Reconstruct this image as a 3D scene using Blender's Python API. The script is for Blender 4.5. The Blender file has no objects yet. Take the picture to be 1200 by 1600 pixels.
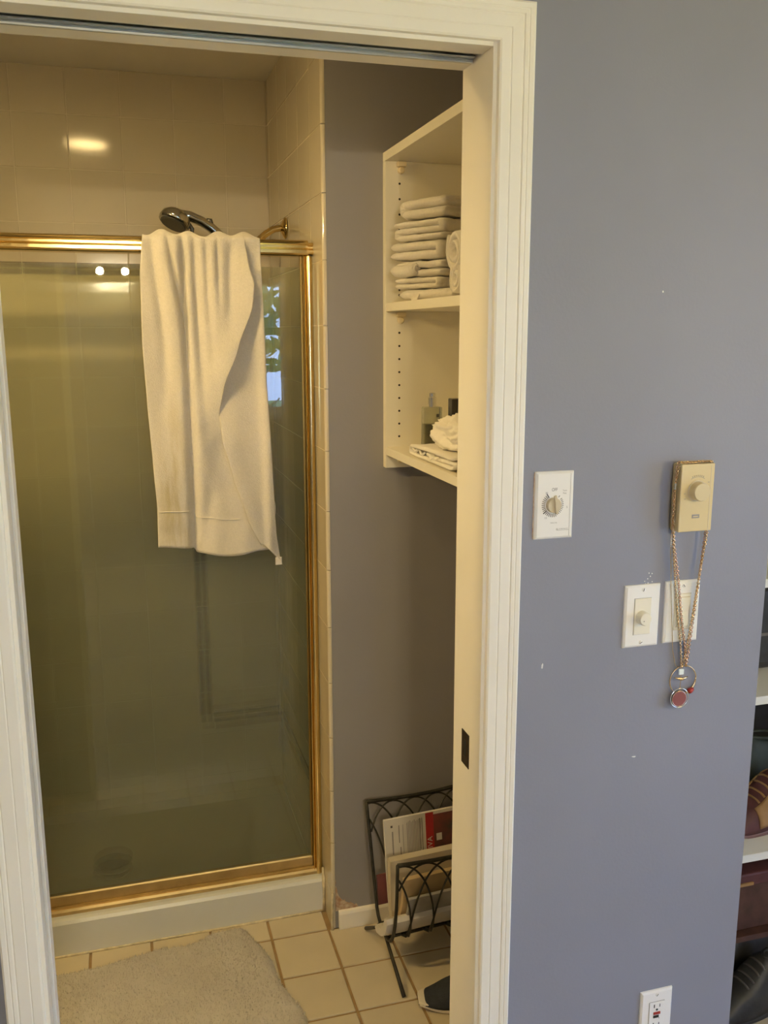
import bpy, bmesh, math, random
from mathutils import Vector, Matrix, noise as mnoise
random.seed(7)
PI = math.pi
scene = bpy.context.scene
COL = scene.collection

# ------------------------------------------------------------------ camera
CAM_LOC = Vector((-0.5592, -1.3482, 1.615))
YAW, PITCH, ROLL = math.radians(16.0983), math.radians(11.2231), math.radians(-0.0944)
fwd = Vector((math.sin(YAW)*math.cos(PITCH), math.cos(YAW)*math.cos(PITCH), -math.sin(PITCH)))
rgt = Vector((math.cos(YAW), -math.sin(YAW), 0))
upv = rgt.cross(fwd)
r2 = rgt*math.cos(ROLL) + upv*math.sin(ROLL)
u2 = upv*math.cos(ROLL) - rgt*math.sin(ROLL)
cd = bpy.data.cameras.new('camera')
cd.sensor_fit = 'HORIZONTAL'; cd.sensor_width = 36.0; cd.lens = 1416.42*36.0/1200.0
cd.clip_start = 0.02; cd.clip_end = 100
camo = bpy.data.objects.new('camera', cd); COL.objects.link(camo)
M = Matrix((r2, u2, -fwd)).transposed().to_4x4(); M.translation = CAM_LOC
camo.matrix_world = M
scene.camera = camo

# ------------------------------------------------------------------ world and exposure
w = bpy.data.worlds.new('sky'); scene.world = w; w.use_nodes = True
bg = w.node_tree.nodes['Background']
bg.inputs['Color'].default_value = (0.38, 0.54, 1.0, 1); bg.inputs['Strength'].default_value = 19.0
DOWNLIGHT = 70.0        # bathroom recessed lamp lens
VANITY = 1950.0            # bulbs of the light bar in the bedroom
SHADED = 560.0           # bulbs under the shades of the bathroom wall lamp
FILL_GLOBE = 54.0             # globe of the unseen floor lamp added to brighten the bedroom wall
TUNG = (1.0, 0.71, 0.29)
TUNG_V = (1.0, 0.84, 0.55)
TUNG_G = (1.0, 0.80, 0.38)
scene.view_settings.view_transform = 'Standard'
scene.view_settings.look = 'None'
scene.view_settings.exposure = 0.06
scene.view_settings.gamma = 1.0
scene.view_settings.use_curve_mapping = False
scene.cycles.use_denoising = True
scene.cycles.max_bounces = 10
scene.cycles.diffuse_bounces = 5
scene.cycles.glossy_bounces = 5
scene.cycles.transmission_bounces = 8
scene.cycles.transparent_max_bounces = 12
scene.cycles.sample_clamp_indirect = 6.0
scene.cycles.caustics_reflective = False
scene.cycles.caustics_refractive = False

# window portals (daylight enters here)
def portal(name, loc, rot, sx, sy):
    l = bpy.data.lights.new(name, 'AREA'); l.shape = 'RECTANGLE'; l.size = sx; l.size_y = sy
    l.cycles.is_portal = True
    o = bpy.data.objects.new(name, l); COL.objects.link(o); o.location = loc; o.rotation_euler = rot
portal('window_portal', (0.14, -3.24, 1.51), (PI/2, 0, PI), 0.92, 0.90)
portal('glass_door_portal', (3.04, -1.60, 1.06), (PI/2, 0, -PI/2), 1.36, 1.96)

# ------------------------------------------------------------------ helpers
MATS = {}
def mat(name, col, rough=0.5, metal=0.0, var=0.0, vscale=8.0, bump=0.0, bscale=200.0, spec=0.5,
        coat=0.0, sheen=0.0, emit=None, estr=0.0, objvar=0.0, col2=None, trans=0.0, ior=1.45, bdist=0.002, anis=0.0):
    m = bpy.data.materials.new(name); m.use_nodes = True
    nt = m.node_tree; b = nt.nodes['Principled BSDF']
    b.inputs['Base Color'].default_value = (*col, 1); b.inputs['Roughness'].default_value = rough
    b.inputs['Metallic'].default_value = metal; b.inputs['Specular IOR Level'].default_value = spec
    b.inputs['Coat Weight'].default_value = coat; b.inputs['IOR'].default_value = ior
    if sheen: b.inputs['Sheen Weight'].default_value = sheen; b.inputs['Sheen Roughness'].default_value = 0.6
    if trans: b.inputs['Transmission Weight'].default_value = trans
    if emit: b.inputs['Emission Color'].default_value = (*emit, 1); b.inputs['Emission Strength'].default_value = estr
    tc = None
    if var or bump or col2:
        tc = nt.nodes.new('ShaderNodeTexCoord')
    src = None
    if var or col2:
        n = nt.nodes.new('ShaderNodeTexNoise'); n.inputs['Scale'].default_value = vscale; n.inputs['Detail'].default_value = 4
        nt.links.new(tc.outputs['Object'], n.inputs['Vector'])
        r = nt.nodes.new('ShaderNodeValToRGB')
        r.color_ramp.elements[0].position = 0.3; r.color_ramp.elements[1].position = 0.7
        c2 = col2 if col2 else tuple(min(1, c*(1+var)) for c in col)
        c1 = col if col2 else tuple(c*(1-var) for c in col)
        r.color_ramp.elements[0].color = (*c1, 1); r.color_ramp.elements[1].color = (*c2, 1)
        nt.links.new(n.outputs['Fac'], r.inputs['Fac'])
        src = r.outputs['Color']
    if objvar:
        oi = nt.nodes.new('ShaderNodeObjectInfo')
        mr = nt.nodes.new('ShaderNodeMapRange'); mr.inputs['To Min'].default_value = 1-objvar; mr.inputs['To Max'].default_value = 1+objvar
        nt.links.new(oi.outputs['Random'], mr.inputs['Value'])
        hs = nt.nodes.new('ShaderNodeHueSaturation')
        nt.links.new(mr.outputs['Result'], hs.inputs['Value'])
        if src: nt.links.new(src, hs.inputs['Color'])
        else: hs.inputs['Color'].default_value = (*col, 1)
        src = hs.outputs['Color']
    if src: nt.links.new(src, b.inputs['Base Color'])
    if bump:
        n = nt.nodes.new('ShaderNodeTexNoise'); n.inputs['Scale'].default_value = bscale; n.inputs['Detail'].default_value = 3
        nt.links.new(tc.outputs['Object'], n.inputs['Vector'])
        bp = nt.nodes.new('ShaderNodeBump'); bp.inputs['Strength'].default_value = bump; bp.inputs['Distance'].default_value = bdist
        nt.links.new(n.outputs['Fac'], bp.inputs['Height']); nt.links.new(bp.outputs['Normal'], b.inputs['Normal'])
    MATS[name] = m
    return m

mat('paint_blue', (0.245, 0.25, 0.305), 0.55, var=0.04, vscale=3, bump=0.12, bscale=160)
mat('paint_grey', (0.295, 0.278, 0.275), 0.55, var=0.04, vscale=3, bump=0.12, bscale=160)
mat('trim_white', (0.86, 0.82, 0.74), 0.35, var=0.02, vscale=6, bump=0.03, bscale=60)
mat('ceiling_paint', (0.84, 0.80, 0.70), 0.8, bump=0.1, bscale=120)
mat('carpet', (0.45, 0.40, 0.33), 0.95, var=0.15, vscale=40, bump=0.4, bscale=300)
mat('white_wall', (0.70, 0.69, 0.66), 0.8)
mat('wall_tile', (0.60, 0.53, 0.40), 0.09, var=0.03, vscale=5, objvar=0.03, bump=0.05, bscale=14)
mat('wall_grout', (0.66, 0.59, 0.46), 0.7)
mat('accent_tile', (0.085, 0.048, 0.036), 0.25, objvar=0.10)
mat('floor_tile', (0.60, 0.52, 0.38), 0.32, var=0.05, vscale=7, objvar=0.035, bump=0.06, bscale=60)
mat('floor_grout', (0.33, 0.22, 0.105), 0.9, var=0.15, vscale=30)
mat('brass', (0.80, 0.59, 0.25), 0.17, 1.0, var=0.06, vscale=12)
mat('brass_dark', (0.35, 0.22, 0.06), 0.35, 1.0)
mat('old_brass', (0.56, 0.41, 0.19), 0.45, 1.0, var=0.12, vscale=20)
mat('chrome', (0.62, 0.61, 0.58), 0.14, 1.0)
mat('chrome_dark', (0.16, 0.155, 0.14), 0.25, 0.6)
mat('pan_white', (0.66, 0.66, 0.62), 0.25, var=0.02, vscale=9)
mat('caulk', (0.62, 0.54, 0.38), 0.6, var=0.25, vscale=50)
mat('drain_metal', (0.03, 0.03, 0.028), 0.4, 0.5)
mat('terry', (0.635, 0.59, 0.51), 0.95, var=0.04, vscale=160, bump=0.45, bscale=380, sheen=0.25, bdist=0.0025)
mat('terry_band', (0.80, 0.75, 0.65), 0.85, bump=0.15, bscale=500, sheen=0.1)
mat('cloth', (0.82, 0.78, 0.71), 0.9, bump=0.25, bscale=300, sheen=0.15)
mat('mat_pile', (0.54, 0.50, 0.45), 0.95, objvar=0.0, var=0.08, vscale=9, sheen=0.2)
mat('melamine', (0.80, 0.75, 0.62), 0.4, var=0.015, vscale=6)
mat('hole', (0.03, 0.022, 0.015), 0.9)
mat('clip_plastic', (0.78, 0.66, 0.44), 0.35)
mat('iron', (0.035, 0.032, 0.024), 0.5, 0.4, var=0.3, vscale=60)
mat('paper_white', (0.66, 0.62, 0.56), 0.7, var=0.03, vscale=20)
mat('paper_cream', (0.62, 0.55, 0.42), 0.7, var=0.05, vscale=14)
mat('paper_tan', (0.52, 0.38, 0.20), 0.6, var=0.1, vscale=20)
mat('paper_grey', (0.36, 0.34, 0.31), 0.6, var=0.2, vscale=25)
mat('paper_red', (0.42, 0.03, 0.03), 0.45, var=0.1, vscale=20)
mat('paper_maroon', (0.16, 0.05, 0.045), 0.45, var=0.2, vscale=20)
mat('cover_photo', (0.07, 0.055, 0.045), 0.45, col2=(0.26, 0.06, 0.05), vscale=22)
mat('ink', (0.10, 0.09, 0.085), 0.7)
mat('ink_soft', (0.28, 0.26, 0.25), 0.7)
mat('plate_white', (0.82, 0.80, 0.77), 0.3)
mat('plate_ivory', (0.80, 0.75, 0.62), 0.3)
mat('almond', (0.62, 0.50, 0.28), 0.4, var=0.02, vscale=20)
mat('knob_tan', (0.58, 0.49, 0.34), 0.4)
mat('knob_almond', (0.60, 0.50, 0.31), 0.35)
mat('gold', (0.80, 0.58, 0.33), 0.22, 1.0)
mat('rose_gold', (0.80, 0.53, 0.38), 0.25, 1.0)
mat('silver', (0.80, 0.80, 0.78), 0.2, 1.0)
mat('mauve', (0.25, 0.085, 0.085), 0.35)
mat('red_enamel', (0.33, 0.03, 0.025), 0.3)
mat('crystal', (0.85, 0.92, 0.93), 0.08, spec=1.0, coat=1.0)
mat('screw', (0.5, 0.48, 0.44), 0.35, 0.9)
mat('slot', (0.02, 0.02, 0.02), 0.7)
mat('strike', (0.05, 0.035, 0.025), 0.4, 0.6)
mat('aluminium', (0.55, 0.56, 0.56), 0.38, 0.9)
mat('plaster_chip', (0.80, 0.79, 0.77), 0.9)
mat('plaster_raw', (0.66, 0.56, 0.42), 0.95, col2=(0.40, 0.21, 0.12), vscale=95, bump=0.8, bscale=150)
mat('navy_knit', (0.022, 0.026, 0.036), 0.8, var=0.2, vscale=100, bump=0.4, bscale=400)
mat('sole_white', (0.72, 0.66, 0.56), 0.6)
mat('rubber_dark', (0.03, 0.03, 0.03), 0.7)
mat('shoe_maroon', (0.085, 0.028, 0.028), 0.6, var=0.2, vscale=40)
mat('shoe_tan', (0.30, 0.17, 0.065), 0.6, var=0.15, vscale=40)
mat('shoe_green', (0.03, 0.04, 0.033), 0.6, var=0.3, vscale=30)
mat('shoe_grey', (0.12, 0.11, 0.10), 0.6, var=0.2, vscale=30)
mat('leather_black', (0.03, 0.03, 0.03), 0.45, var=0.3, vscale=30, bump=0.3, bscale=80)
mat('leather_brown', (0.07, 0.032, 0.024), 0.5, var=0.25, vscale=30)
mat('leather_rose', (0.16, 0.085, 0.08), 0.5, var=0.2, vscale=20)
mat('dark_cloth', (0.02, 0.021, 0.027), 0.9, var=0.3, vscale=20)
mat('shelf_white', (0.72, 0.72, 0.68), 0.5)
mat('leaf', (0.22, 0.38, 0.12), 0.6, col2=(0.42, 0.55, 0.22), vscale=4)
mat('bark', (0.10, 0.07, 0.05), 0.9)
mat('grass', (0.14, 0.24, 0.07), 0.9, var=0.2, vscale=3)
mat('lamp_lens', (0.9, 0.9, 0.88), 0.3, emit=TUNG, estr=DOWNLIGHT)
mat('bulb', (0.9, 0.9, 0.88), 0.3, emit=TUNG_V, estr=VANITY)
mat('fill_globe', (0.9, 0.9, 0.88), 0.3, emit=TUNG_G, estr=FILL_GLOBE)
mat('bulb_shaded', (0.9, 0.9, 0.88), 0.3, emit=TUNG, estr=SHADED)
mat('dark_bottle', (0.035, 0.032, 0.03), 0.25)
mat('perfume_liquid', (0.27, 0.25, 0.10), 0.15, coat=0.5)

def glass_mix(name, tint, rough, k_rough, haze, haze_col, refl=0.9):
    """pane: some light straight through, some scattered by the obscure back face, sharp reflection on the front"""
    m = bpy.data.materials.new(name); m.use_nodes = True; nt = m.node_tree
    for n in list(nt.nodes):
        if n.type != 'OUTPUT_MATERIAL': nt.nodes.remove(n)
    out = [n for n in nt.nodes if n.type == 'OUTPUT_MATERIAL'][0]
    def N(t): return nt.nodes.new(t)
    tr = N('ShaderNodeBsdfTransparent'); tr.inputs['Color'].default_value = (*tint, 1)
    rf = N('ShaderNodeBsdfRefraction'); rf.inputs['Color'].default_value = (*tint, 1); rf.inputs['Roughness'].default_value = rough; rf.inputs['IOR'].default_value = 1.08
    mx = N('ShaderNodeMixShader'); mx.inputs[0].default_value = k_rough
    nt.links.new(tr.outputs[0], mx.inputs[1]); nt.links.new(rf.outputs[0], mx.inputs[2])
    df = N('ShaderNodeBsdfTranslucent'); df.inputs['Color'].default_value = (*haze_col, 1)
    dd = N('ShaderNodeBsdfDiffuse'); dd.inputs['Color'].default_value = (*haze_col, 1)
    mh = N('ShaderNodeMixShader'); mh.inputs[0].default_value = 0.5
    nt.links.new(df.outputs[0], mh.inputs[1]); nt.links.new(dd.outputs[0], mh.inputs[2])
    m2 = N('ShaderNodeMixShader'); m2.inputs[0].default_value = haze
    nt.links.new(mx.outputs[0], m2.inputs[1]); nt.links.new(mh.outputs[0], m2.inputs[2])
    gl = N('ShaderNodeBsdfGlossy'); gl.inputs['Roughness'].default_value = 0.0; gl.inputs['Color'].default_value = (refl, refl, refl, 1)
    fr = N('ShaderNodeFresnel'); fr.inputs['IOR'].default_value = 1.52
    m3 = N('ShaderNodeMixShader')
    nt.links.new(fr.outputs[0], m3.inputs[0]); nt.links.new(m2.outputs[0], m3.inputs[1]); nt.links.new(gl.outputs[0], m3.inputs[2])
    nt.links.new(m3.outputs[0], out.inputs['Surface'])
    MATS[name] = m
glass_mix('shower_glass', (0.985, 0.995, 0.90), 0.10, 0.42, 0.145, (0.94, 0.96, 0.60))
glass_mix('window_glass', (0.96, 0.98, 0.96), 0.0, 0.0, 0.0, (1, 1, 1))
glass_mix('bottle_glass', (0.90, 0.92, 0.86), 0.02, 0.0, 0.25, (0.62, 0.60, 0.50))

def towel_stained():
    m = MATS['terry'].copy(); m.name = 'terry_stained'; nt = m.node_tree
    b = nt.nodes['Principled BSDF']
    src = b.inputs['Base Color'].links[0].from_socket
    ge = nt.nodes.new('ShaderNodeNewGeometry')
    sp = nt.nodes.new('ShaderNodeSeparateXYZ'); nt.links.new(ge.outputs['Position'], sp.inputs[0])
    ns = nt.nodes.new('ShaderNodeTexNoise'); ns.inputs['Scale'].default_value = 14; ns.inputs['Detail'].default_value = 5
    mp = nt.nodes.new('ShaderNodeMapping'); mp.inputs['Scale'].default_value = (3.6, 1, 0.5)
    nt.links.new(ge.outputs['Position'], mp.inputs[0]); nt.links.new(mp.outputs[0], ns.inputs['Vector'])
    def rng(sock, a, bb, c, d):
        r = nt.nodes.new('ShaderNodeMapRange'); r.inputs[1].default_value = a; r.inputs[2].default_value = bb
        r.inputs[3].default_value = c; r.inputs[4].default_value = d; r.interpolation_type = 'SMOOTHSTEP'
        nt.links.new(sock, r.inputs[0]); return r.outputs[0]
    def mul(a, b_):
        q = nt.nodes.new('ShaderNodeMath'); q.operation = 'MULTIPLY'; nt.links.new(a, q.inputs[0]); nt.links.new(b_, q.inputs[1]); return q.outputs[0]
    f = mul(mul(rng(sp.outputs[0], -0.50, -0.445, 0, 1), rng(sp.outputs[0], -0.445, -0.39, 1, 0)),
            mul(rng(sp.outputs[2], 1.56, 1.18, 0, 0.85), rng(ns.outputs['Fac'], 0.36, 0.62, 0, 1)))
    mx = nt.nodes.new('ShaderNodeMix'); mx.data_type = 'RGBA'
    nt.links.new(f, mx.inputs[0]); nt.links.new(src, mx.inputs[6]); mx.inputs[7].default_value = (0.44, 0.36, 0.16, 1)
    nt.links.new(mx.outputs[2], b.inputs['Base Color'])
    MATS['terry_stained'] = m
towel_stained()

def wloc(o):
    v = Vector((0, 0, 0))
    while o is not None:
        v = v + o.location; o = o.parent
    return v

def link_mesh(name, me, m, parent=None, loc=(0, 0, 0)):
    o = bpy.data.objects.new(name, me); COL.objects.link(o)
    if m: 
        if not me.materials: me.materials.append(MATS[m])
    if parent is not None: o.parent = parent
    o.location = loc
    return o

class MB:
    """collects shapes in world coordinates; build() links them as one mesh object"""
    def __init__(s): s.v = []; s.f = []
    def add(s, vs, fs):
        k = len(s.v); s.v += [tuple(p) for p in vs]; s.f += [tuple(i+k for i in f) for f in fs]; return s
    def box(s, x0, x1, y0, y1, z0, z1):
        vs = [(x, y, z) for z in (z0, z1) for y in (y0, y1) for x in (x0, x1)]
        return s.add(vs, [(0, 2, 3, 1), (4, 5, 7, 6), (0, 1, 5, 4), (2, 6, 7, 3), (0, 4, 6, 2), (1, 3, 7, 5)])
    def tube(s, pts, r, n=8, cap=True, closed=False):
        pts = [Vector(p) for p in pts]; m = len(pts)
        rs = r if isinstance(r, (list, tuple)) else [r]*m
        t0 = (pts[1]-pts[0]).normalized()
        a = Vector((0, 0, 1)) if abs(t0.z) < 0.9 else Vector((1, 0, 0))
        nrm = (a - t0*a.dot(t0)).normalized(); vs = []; prev = t0
        for i, p in enumerate(pts):
            if closed: t = (pts[(i+1) % m]-pts[i-1]).normalized()
            else: t = (pts[min(i+1, m-1)]-pts[max(i-1, 0)]).normalized()
            nrm = (nrm - t*nrm.dot(t))
            nrm = nrm.normalized() if nrm.length > 1e-6 else t.orthogonal().normalized()
            bn = t.cross(nrm)
            for k in range(n):
                q = 2*PI*k/n
                vs.append(p + (nrm*math.cos(q) + bn*math.sin(q))*rs[i])
        fs = []
        for i in range(m if closed else m-1):
            j = (i+1) % m
            for k in range(n):
                l = (k+1) % n
                fs.append((i*n+k, i*n+l, j*n+l, j*n+k))
        if cap and not closed:
            fs.append(tuple(range(n-1, -1, -1))); fs.append(tuple((m-1)*n+k for k in range(n)))
        return s.add(vs, fs)
    def lathe(s, prof, c, axis='z', n=24, cap=True):
        """prof: list of (r, h) from start to end along axis; c: origin"""
        vs = []; c = Vector(c)
        for r, h in prof:
            for k in range(n):
                q = 2*PI*k/n; a, b = r*math.cos(q), r*math.sin(q)
                if axis == 'z': vs.append(c + Vector((a, b, h)))
                elif axis == 'y': vs.append(c + Vector((a, h, -b)))     # +h along +y
                elif axis == '-y': vs.append(c + Vector((a, -h, b)))
                else: vs.append(c + Vector((h, a, b)))
        fs = []; m = len(prof)
        for i in range(m-1):
            for k in range(n):
                l = (k+1) % n
                fs.append((i*n+k, i*n+l, (i+1)*n+l, (i+1)*n+k))
        if cap:
            fs.append(tuple(range(n-1, -1, -1))); fs.append(tuple((m-1)*n+k for k in range(n)))
        return s.add(vs, fs)
    def extrude(s, poly, a, b, axis='x', cap=True):
        """poly 2d in the two other axes (x: (y,z), y: (x,z), z: (x,y))"""
        def P(q, t):
            return {'x': (t, q[0], q[1]), 'y': (q[0], t, q[1]), 'z': (q[0], q[1], t)}[axis]
        n = len(poly); vs = [P(q, a) for q in poly] + [P(q, b) for q in poly]
        fs = [(k, (k+1) % n, n+(k+1) % n, n+k) for k in range(n)]
        if cap: fs += [tuple(range(n-1, -1, -1)), tuple(range(n, 2*n))]
        return s.add(vs, fs)
    def grid(s, fn, nu, nv):
        vs = [fn(i/nu, j/nv) for j in range(nv+1) for i in range(nu+1)]
        fs = [(j*(nu+1)+i, j*(nu+1)+i+1, (j+1)*(nu+1)+i+1, (j+1)*(nu+1)+i) for j in range(nv) for i in range(nu)]
        return s.add(vs, fs)
    def torus(s, c, R, r, ax=(0, 1, 0), n=32, m=8, arc=1.0, start=0.0):
        ax = Vector(ax).normalized(); u = ax.orthogonal().normalized() if abs(ax.y) < 0.99 else Vector((1, 0, 0)); v = ax.cross(u)
        k = n if arc == 1.0 else n+1
        pts = [Vector(c) + (u*math.cos(start+2*PI*arc*i/n) + v*math.sin(start+2*PI*arc*i/n))*R for i in range(k)]
        return s.tube(pts, r, m, closed=(arc == 1.0))
    def mesh(s, name):
        me = bpy.data.meshes.new(name); me.from_pydata(s.v, [], s.f); me.update()
        bm = bmesh.new(); bm.from_mesh(me); bmesh.ops.recalc_face_normals(bm, faces=bm.faces); bm.to_mesh(me); bm.free()
        return me
    def build(s, name, m, parent=None, smooth=False, bevel=0.0, seg=2, local=False, solid=0.0, sub=0):
        if parent is not None and not local:
            d = wloc(parent); s.v = [(p[0]-d.x, p[1]-d.y, p[2]-d.z) for p in s.v]
        me = s.mesh(name)
        if smooth: me.polygons.foreach_set('use_smooth', [True]*len(me.polygons))
        o = link_mesh(name, me, m, parent)
        if solid:
            q = o.modifiers.new('thickness', 'SOLIDIFY'); q.thickness = solid; q.offset = 0
        if bevel:
            q = o.modifiers.new('edge', 'BEVEL'); q.width = bevel; q.segments = seg; q.limit_method = 'ANGLE'; q.angle_limit = math.radians(40)
        if sub:
            q = o.modifiers.new('smooth', 'SUBSURF'); q.levels = sub; q.render_levels = sub
        return o

def tag(o, label, cat, group=None, kind=None):
    o['label'] = label; o['category'] = cat
    if group: o['group'] = group
    if kind: o['kind'] = kind
    return o
def thing(name, label, cat, loc=(0, 0, 0), rotz=0.0, group=None, kind=None):
    o = bpy.data.objects.new(name, None); COL.objects.link(o); o.empty_display_size = 0.05
    o.location = loc; o.rotation_euler = (0, 0, rotz)
    return tag(o, label, cat, group, kind)
def struct(o, label, cat): return tag(o, label, cat, kind='structure')

def text(s, size, loc, m, parent, name='lettering', rot=(PI/2, 0, 0), align='CENTER', sx=1.0, extr=0.0):
    cu = bpy.data.curves.new('t', 'FONT'); cu.body = s; cu.size = size; cu.align_x = align; cu.align_y = 'CENTER'; cu.extrude = extr
    to = bpy.data.objects.new('t', cu)
    me = bpy.data.meshes.new_from_object(to)
    bpy.data.objects.remove(to); bpy.data.curves.remove(cu)
    o = bpy.data.objects.new(name, me); COL.objects.link(o); me.materials.clear(); me.materials.append(MATS[m])
    o.parent = parent; o.location = Vector(loc) - wloc(parent); o.rotation_euler = rot; o.scale = (sx, 1, 1)
    return o

# ------------------------------------------------------------------ the setting
WT = 0.127          # door wall thickness
XL, ZT = -0.7206, 2.03
CEIL = 2.37
XR = 0.37           # right wall of the bathroom
YB = 0.835          # blue wall beside the shower
# front wall with the door opening (the pocket for the sliding door is left open inside)
m = MB()
m.box(0.018, 0.558, 0, WT, 0, 2.6)
m.box(-3.0, XL-0.018, 0, 0.040, 0, 2.6)
m.box(-3.0, XL-0.018, 0.088, WT, 0, 2.6)
m.box(XL-0.018, 0.018, 0, WT, ZT+0.06, 2.6)
m.box(XL-0.018, 0.018, 0, 0.040, ZT+0.018, ZT+0.06)
m.box(XL-0.018, 0.018, 0.088, WT, ZT+0.018, ZT+0.06)
m.box(-3.0, -1.62, 0.040, 0.088, 0, 2.6)
wf = struct(m.build('wall_front', 'paint_blue'), 'blue-grey painted bedroom wall holding the doorway and switches', 'wall')
def chip(x, z, w_, h, seed):
    r = random.Random(seed); n = 9; c = []
    for k in range(n):
        q = 2*PI*k/n; s = r.uniform(0.55, 1.1)
        c.append((x+math.cos(q)*w_*s/2, z+math.sin(q)*h*s/2))
    MB().extrude(c, 0.0, -0.0006, 'y').build('paint_chip', 'plaster_chip', wf)
chip(0.1135, 1.050, 0.004, 0.010, 1); chip(0.1130, 1.047, 0.003, 0.005, 2)
chip(0.303, 0.855, 0.011, 0.003, 3); chip(0.309, 1.680, 0.003, 0.004, 4)
for k, (dx, dz) in enumerate(((0, 0), (.005, .004), (-.006, -.004), (.009, -.006), (.002, .010), (.008, .009), (-.004, -.009), (.001, -.008))):
    chip(0.311+dx, 1.190+dz, 0.0022, 0.0026, 10+k)
rim = [(0.0885, 1.2760), (0.0875, 1.2760)]
for k in range(24): rim.append((0.0872-0.0016*abs(mnoise.noise(Vector((k*0.7, 3.1, 0))))-0.0004, 1.277+k*0.0047))
rim.append((0.0885, 1.389))
MB().extrude(rim, 0.0, -0.0008, 'y').build('chipped_rim', 'plaster_raw', wf)

# jambs
jr = struct(MB().box(0, 0.018, 0.0, WT, 0, ZT+0.018).build('trim_1', 'trim_white', bevel=0.0012), 'flat cream jamb board on the right side of the doorway', 'door jamb')
sp = MB().box(-0.0012, 0.0008, 0.047, 0.082, 0.850, 0.914).build('strike_plate', 'strike', jr, bevel=0.0005)
sp['label'] = 'dark brown strike plate let into the jamb'
MB().box(-0.0016, 0.0, 0.060, 0.070, 0.868, 0.898).build('latch_slot', 'slot', sp)
jh = thing('trim_2', 'cream head jamb with the grey sliding door track in it', 'door jamb', (-0.36, 0.06, ZT), kind='structure')
MB().box(XL, 0.0, 0.0, 0.043, ZT, ZT+0.018).build('head_board', 'trim_white', jh, bevel=0.001)
MB().box(XL, 0.0, 0.085, WT, ZT-0.002, ZT+0.018).build('head_board', 'trim_white', jh, bevel=0.001)
MB().box(XL, 0.0, 0.045, 0.083, ZT+0.030, ZT+0.045).build('track_top', 'chrome_dark', jh)
MB().box(XL, -0.001, 0.044, 0.047, ZT+0.002, ZT+0.030).box(XL, -0.001, 0.047, 0.058, ZT+0.004, ZT+0.007).build('track_lip', 'aluminium', jh)
MB().box(XL, -0.001, 0.080, 0.0848, ZT-0.003, ZT+0.030).box(XL, -0.001, 0.070, 0.080, ZT+0.003, ZT+0.006).build('track_lip', 'aluminium', jh, bevel=0.001)
jl = thing('trim_3', 'split left jamb with the slot the pocket door slides into', 'door jamb', (XL, 0.06, 0), kind='structure')
MB().box(XL-0.018, XL, 0.0, 0.040, 0, ZT).build('jamb_strip', 'trim_white', jl, bevel=0.001)
MB().box(XL-0.018, XL, 0.088, WT, 0, ZT).build('jamb_strip', 'trim_white', jl, bevel=0.001)
d1 = thing('door_1', 'white pocket door pushed back into its wall slot', 'door', (-1.1, 0.064, 0.01), kind='structure')
MB().box(-1.58, XL-0.022, 0.046, 0.082, 0.012, ZT+0.002).build('door_leaf', 'trim_white', d1, bevel=0.001)
MB().box(XL-0.0225, XL-0.0205, 0.055, 0.073, 0.87, 0.95).build('edge_pull', 'old_brass', d1)

# casing
PROF = [(0, 0), (0, .0095), (.003, .0112), (.016, .0124), (.0175, .0119), (.019, .0130), (.035, .0140), (.0365, .0132),
        (.0385, .0150), (.043, .0158), (.0445, .0150), (.046, .0160), (.052, .0168), (.055, .0145), (.055, 0)]
def casing(name, label, ends):
    """ends: function (w,t)-> start point, end point"""
    m = MB(); n = len(PROF); A = [ends(*p)[0] for p in PROF]; B = [ends(*p)[1] for p in PROF]
    m.add(A+B, [(k, (k+1) % n, n+(k+1) % n, n+k) for k in range(n)] + [tuple(range(n)), tuple(range(2*n-1, n-1, -1))])
    return struct(m.build(name, 'trim_white'), label, 'door casing')
RV = 0.0062
casing('trim_4', 'moulded cream casing up the right side of the doorway', lambda q, t: ((RV+q, -t, 0), (RV+q, -t, ZT+RV+q)))
casing('trim_5', 'moulded cream casing across the top of the doorway', lambda q, t: ((XL-RV-q, -t, ZT+RV+q), (RV+q, -t, ZT+RV+q)))
casing('trim_6', 'moulded white casing up the left side of the doorway', lambda q, t: ((XL-RV-q, -t, 0), (XL-RV-q, -t, ZT+RV+q)))

# bathroom floor: slab of grout, six inch tiles
fl = struct(MB().box(-2.3, XR, 0.0, 0.93, -0.05, -0.004).build('floor', 'floor_grout'), 'bathroom floor of square beige tiles with brown grout', 'floor')
def tile_mesh(name, lx, ly, h, ch, m):
    x, y = lx/2, ly/2
    vs = [(-x, -y, 0), (x, -y, 0), (x, y, 0), (-x, y, 0), (-x, -y, h-ch), (x, -y, h-ch), (x, y, h-ch), (-x, y, h-ch),
          (-x+ch, -y+ch, h), (x-ch, -y+ch, h), (x-ch, y-ch, h), (-x+ch, y-ch, h)]
    fs = [(0, 1, 5, 4), (1, 2, 6, 5), (2, 3, 7, 6), (3, 0, 4, 7), (4, 5, 9, 8), (5, 6, 10, 9), (6, 7, 11, 10), (7, 4, 8, 11), (8, 9, 10, 11)]
    me = bpy.data.meshes.new(name); me.from_pydata(vs, [], fs); me.update(); me.materials.append(MATS[m]); return me
TM = {}
def put_tile(parent, c, lx, ly, h, rot, m, name='tile', jit=0.0, ch=0.0012):
    key = (round(lx, 4), round(ly, 4), h, m)
    if key not in TM: TM[key] = tile_mesh(name, lx, ly, h, ch, m)
    o = bpy.data.objects.new(name, TM[key]); COL.objects.link(o); o.parent = parent
    o.location = Vector(c) - wloc(parent)
    e = rot.to_euler() if isinstance(rot, Matrix) else rot
    o.rotation_euler = (e[0]+random.uniform(-jit, jit), e[1]+random.uniform(-jit, jit), e[2]+random.uniform(-jit, jit))
    return o
PX, PY, G = 0.157, 0.160, 0.0075
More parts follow.
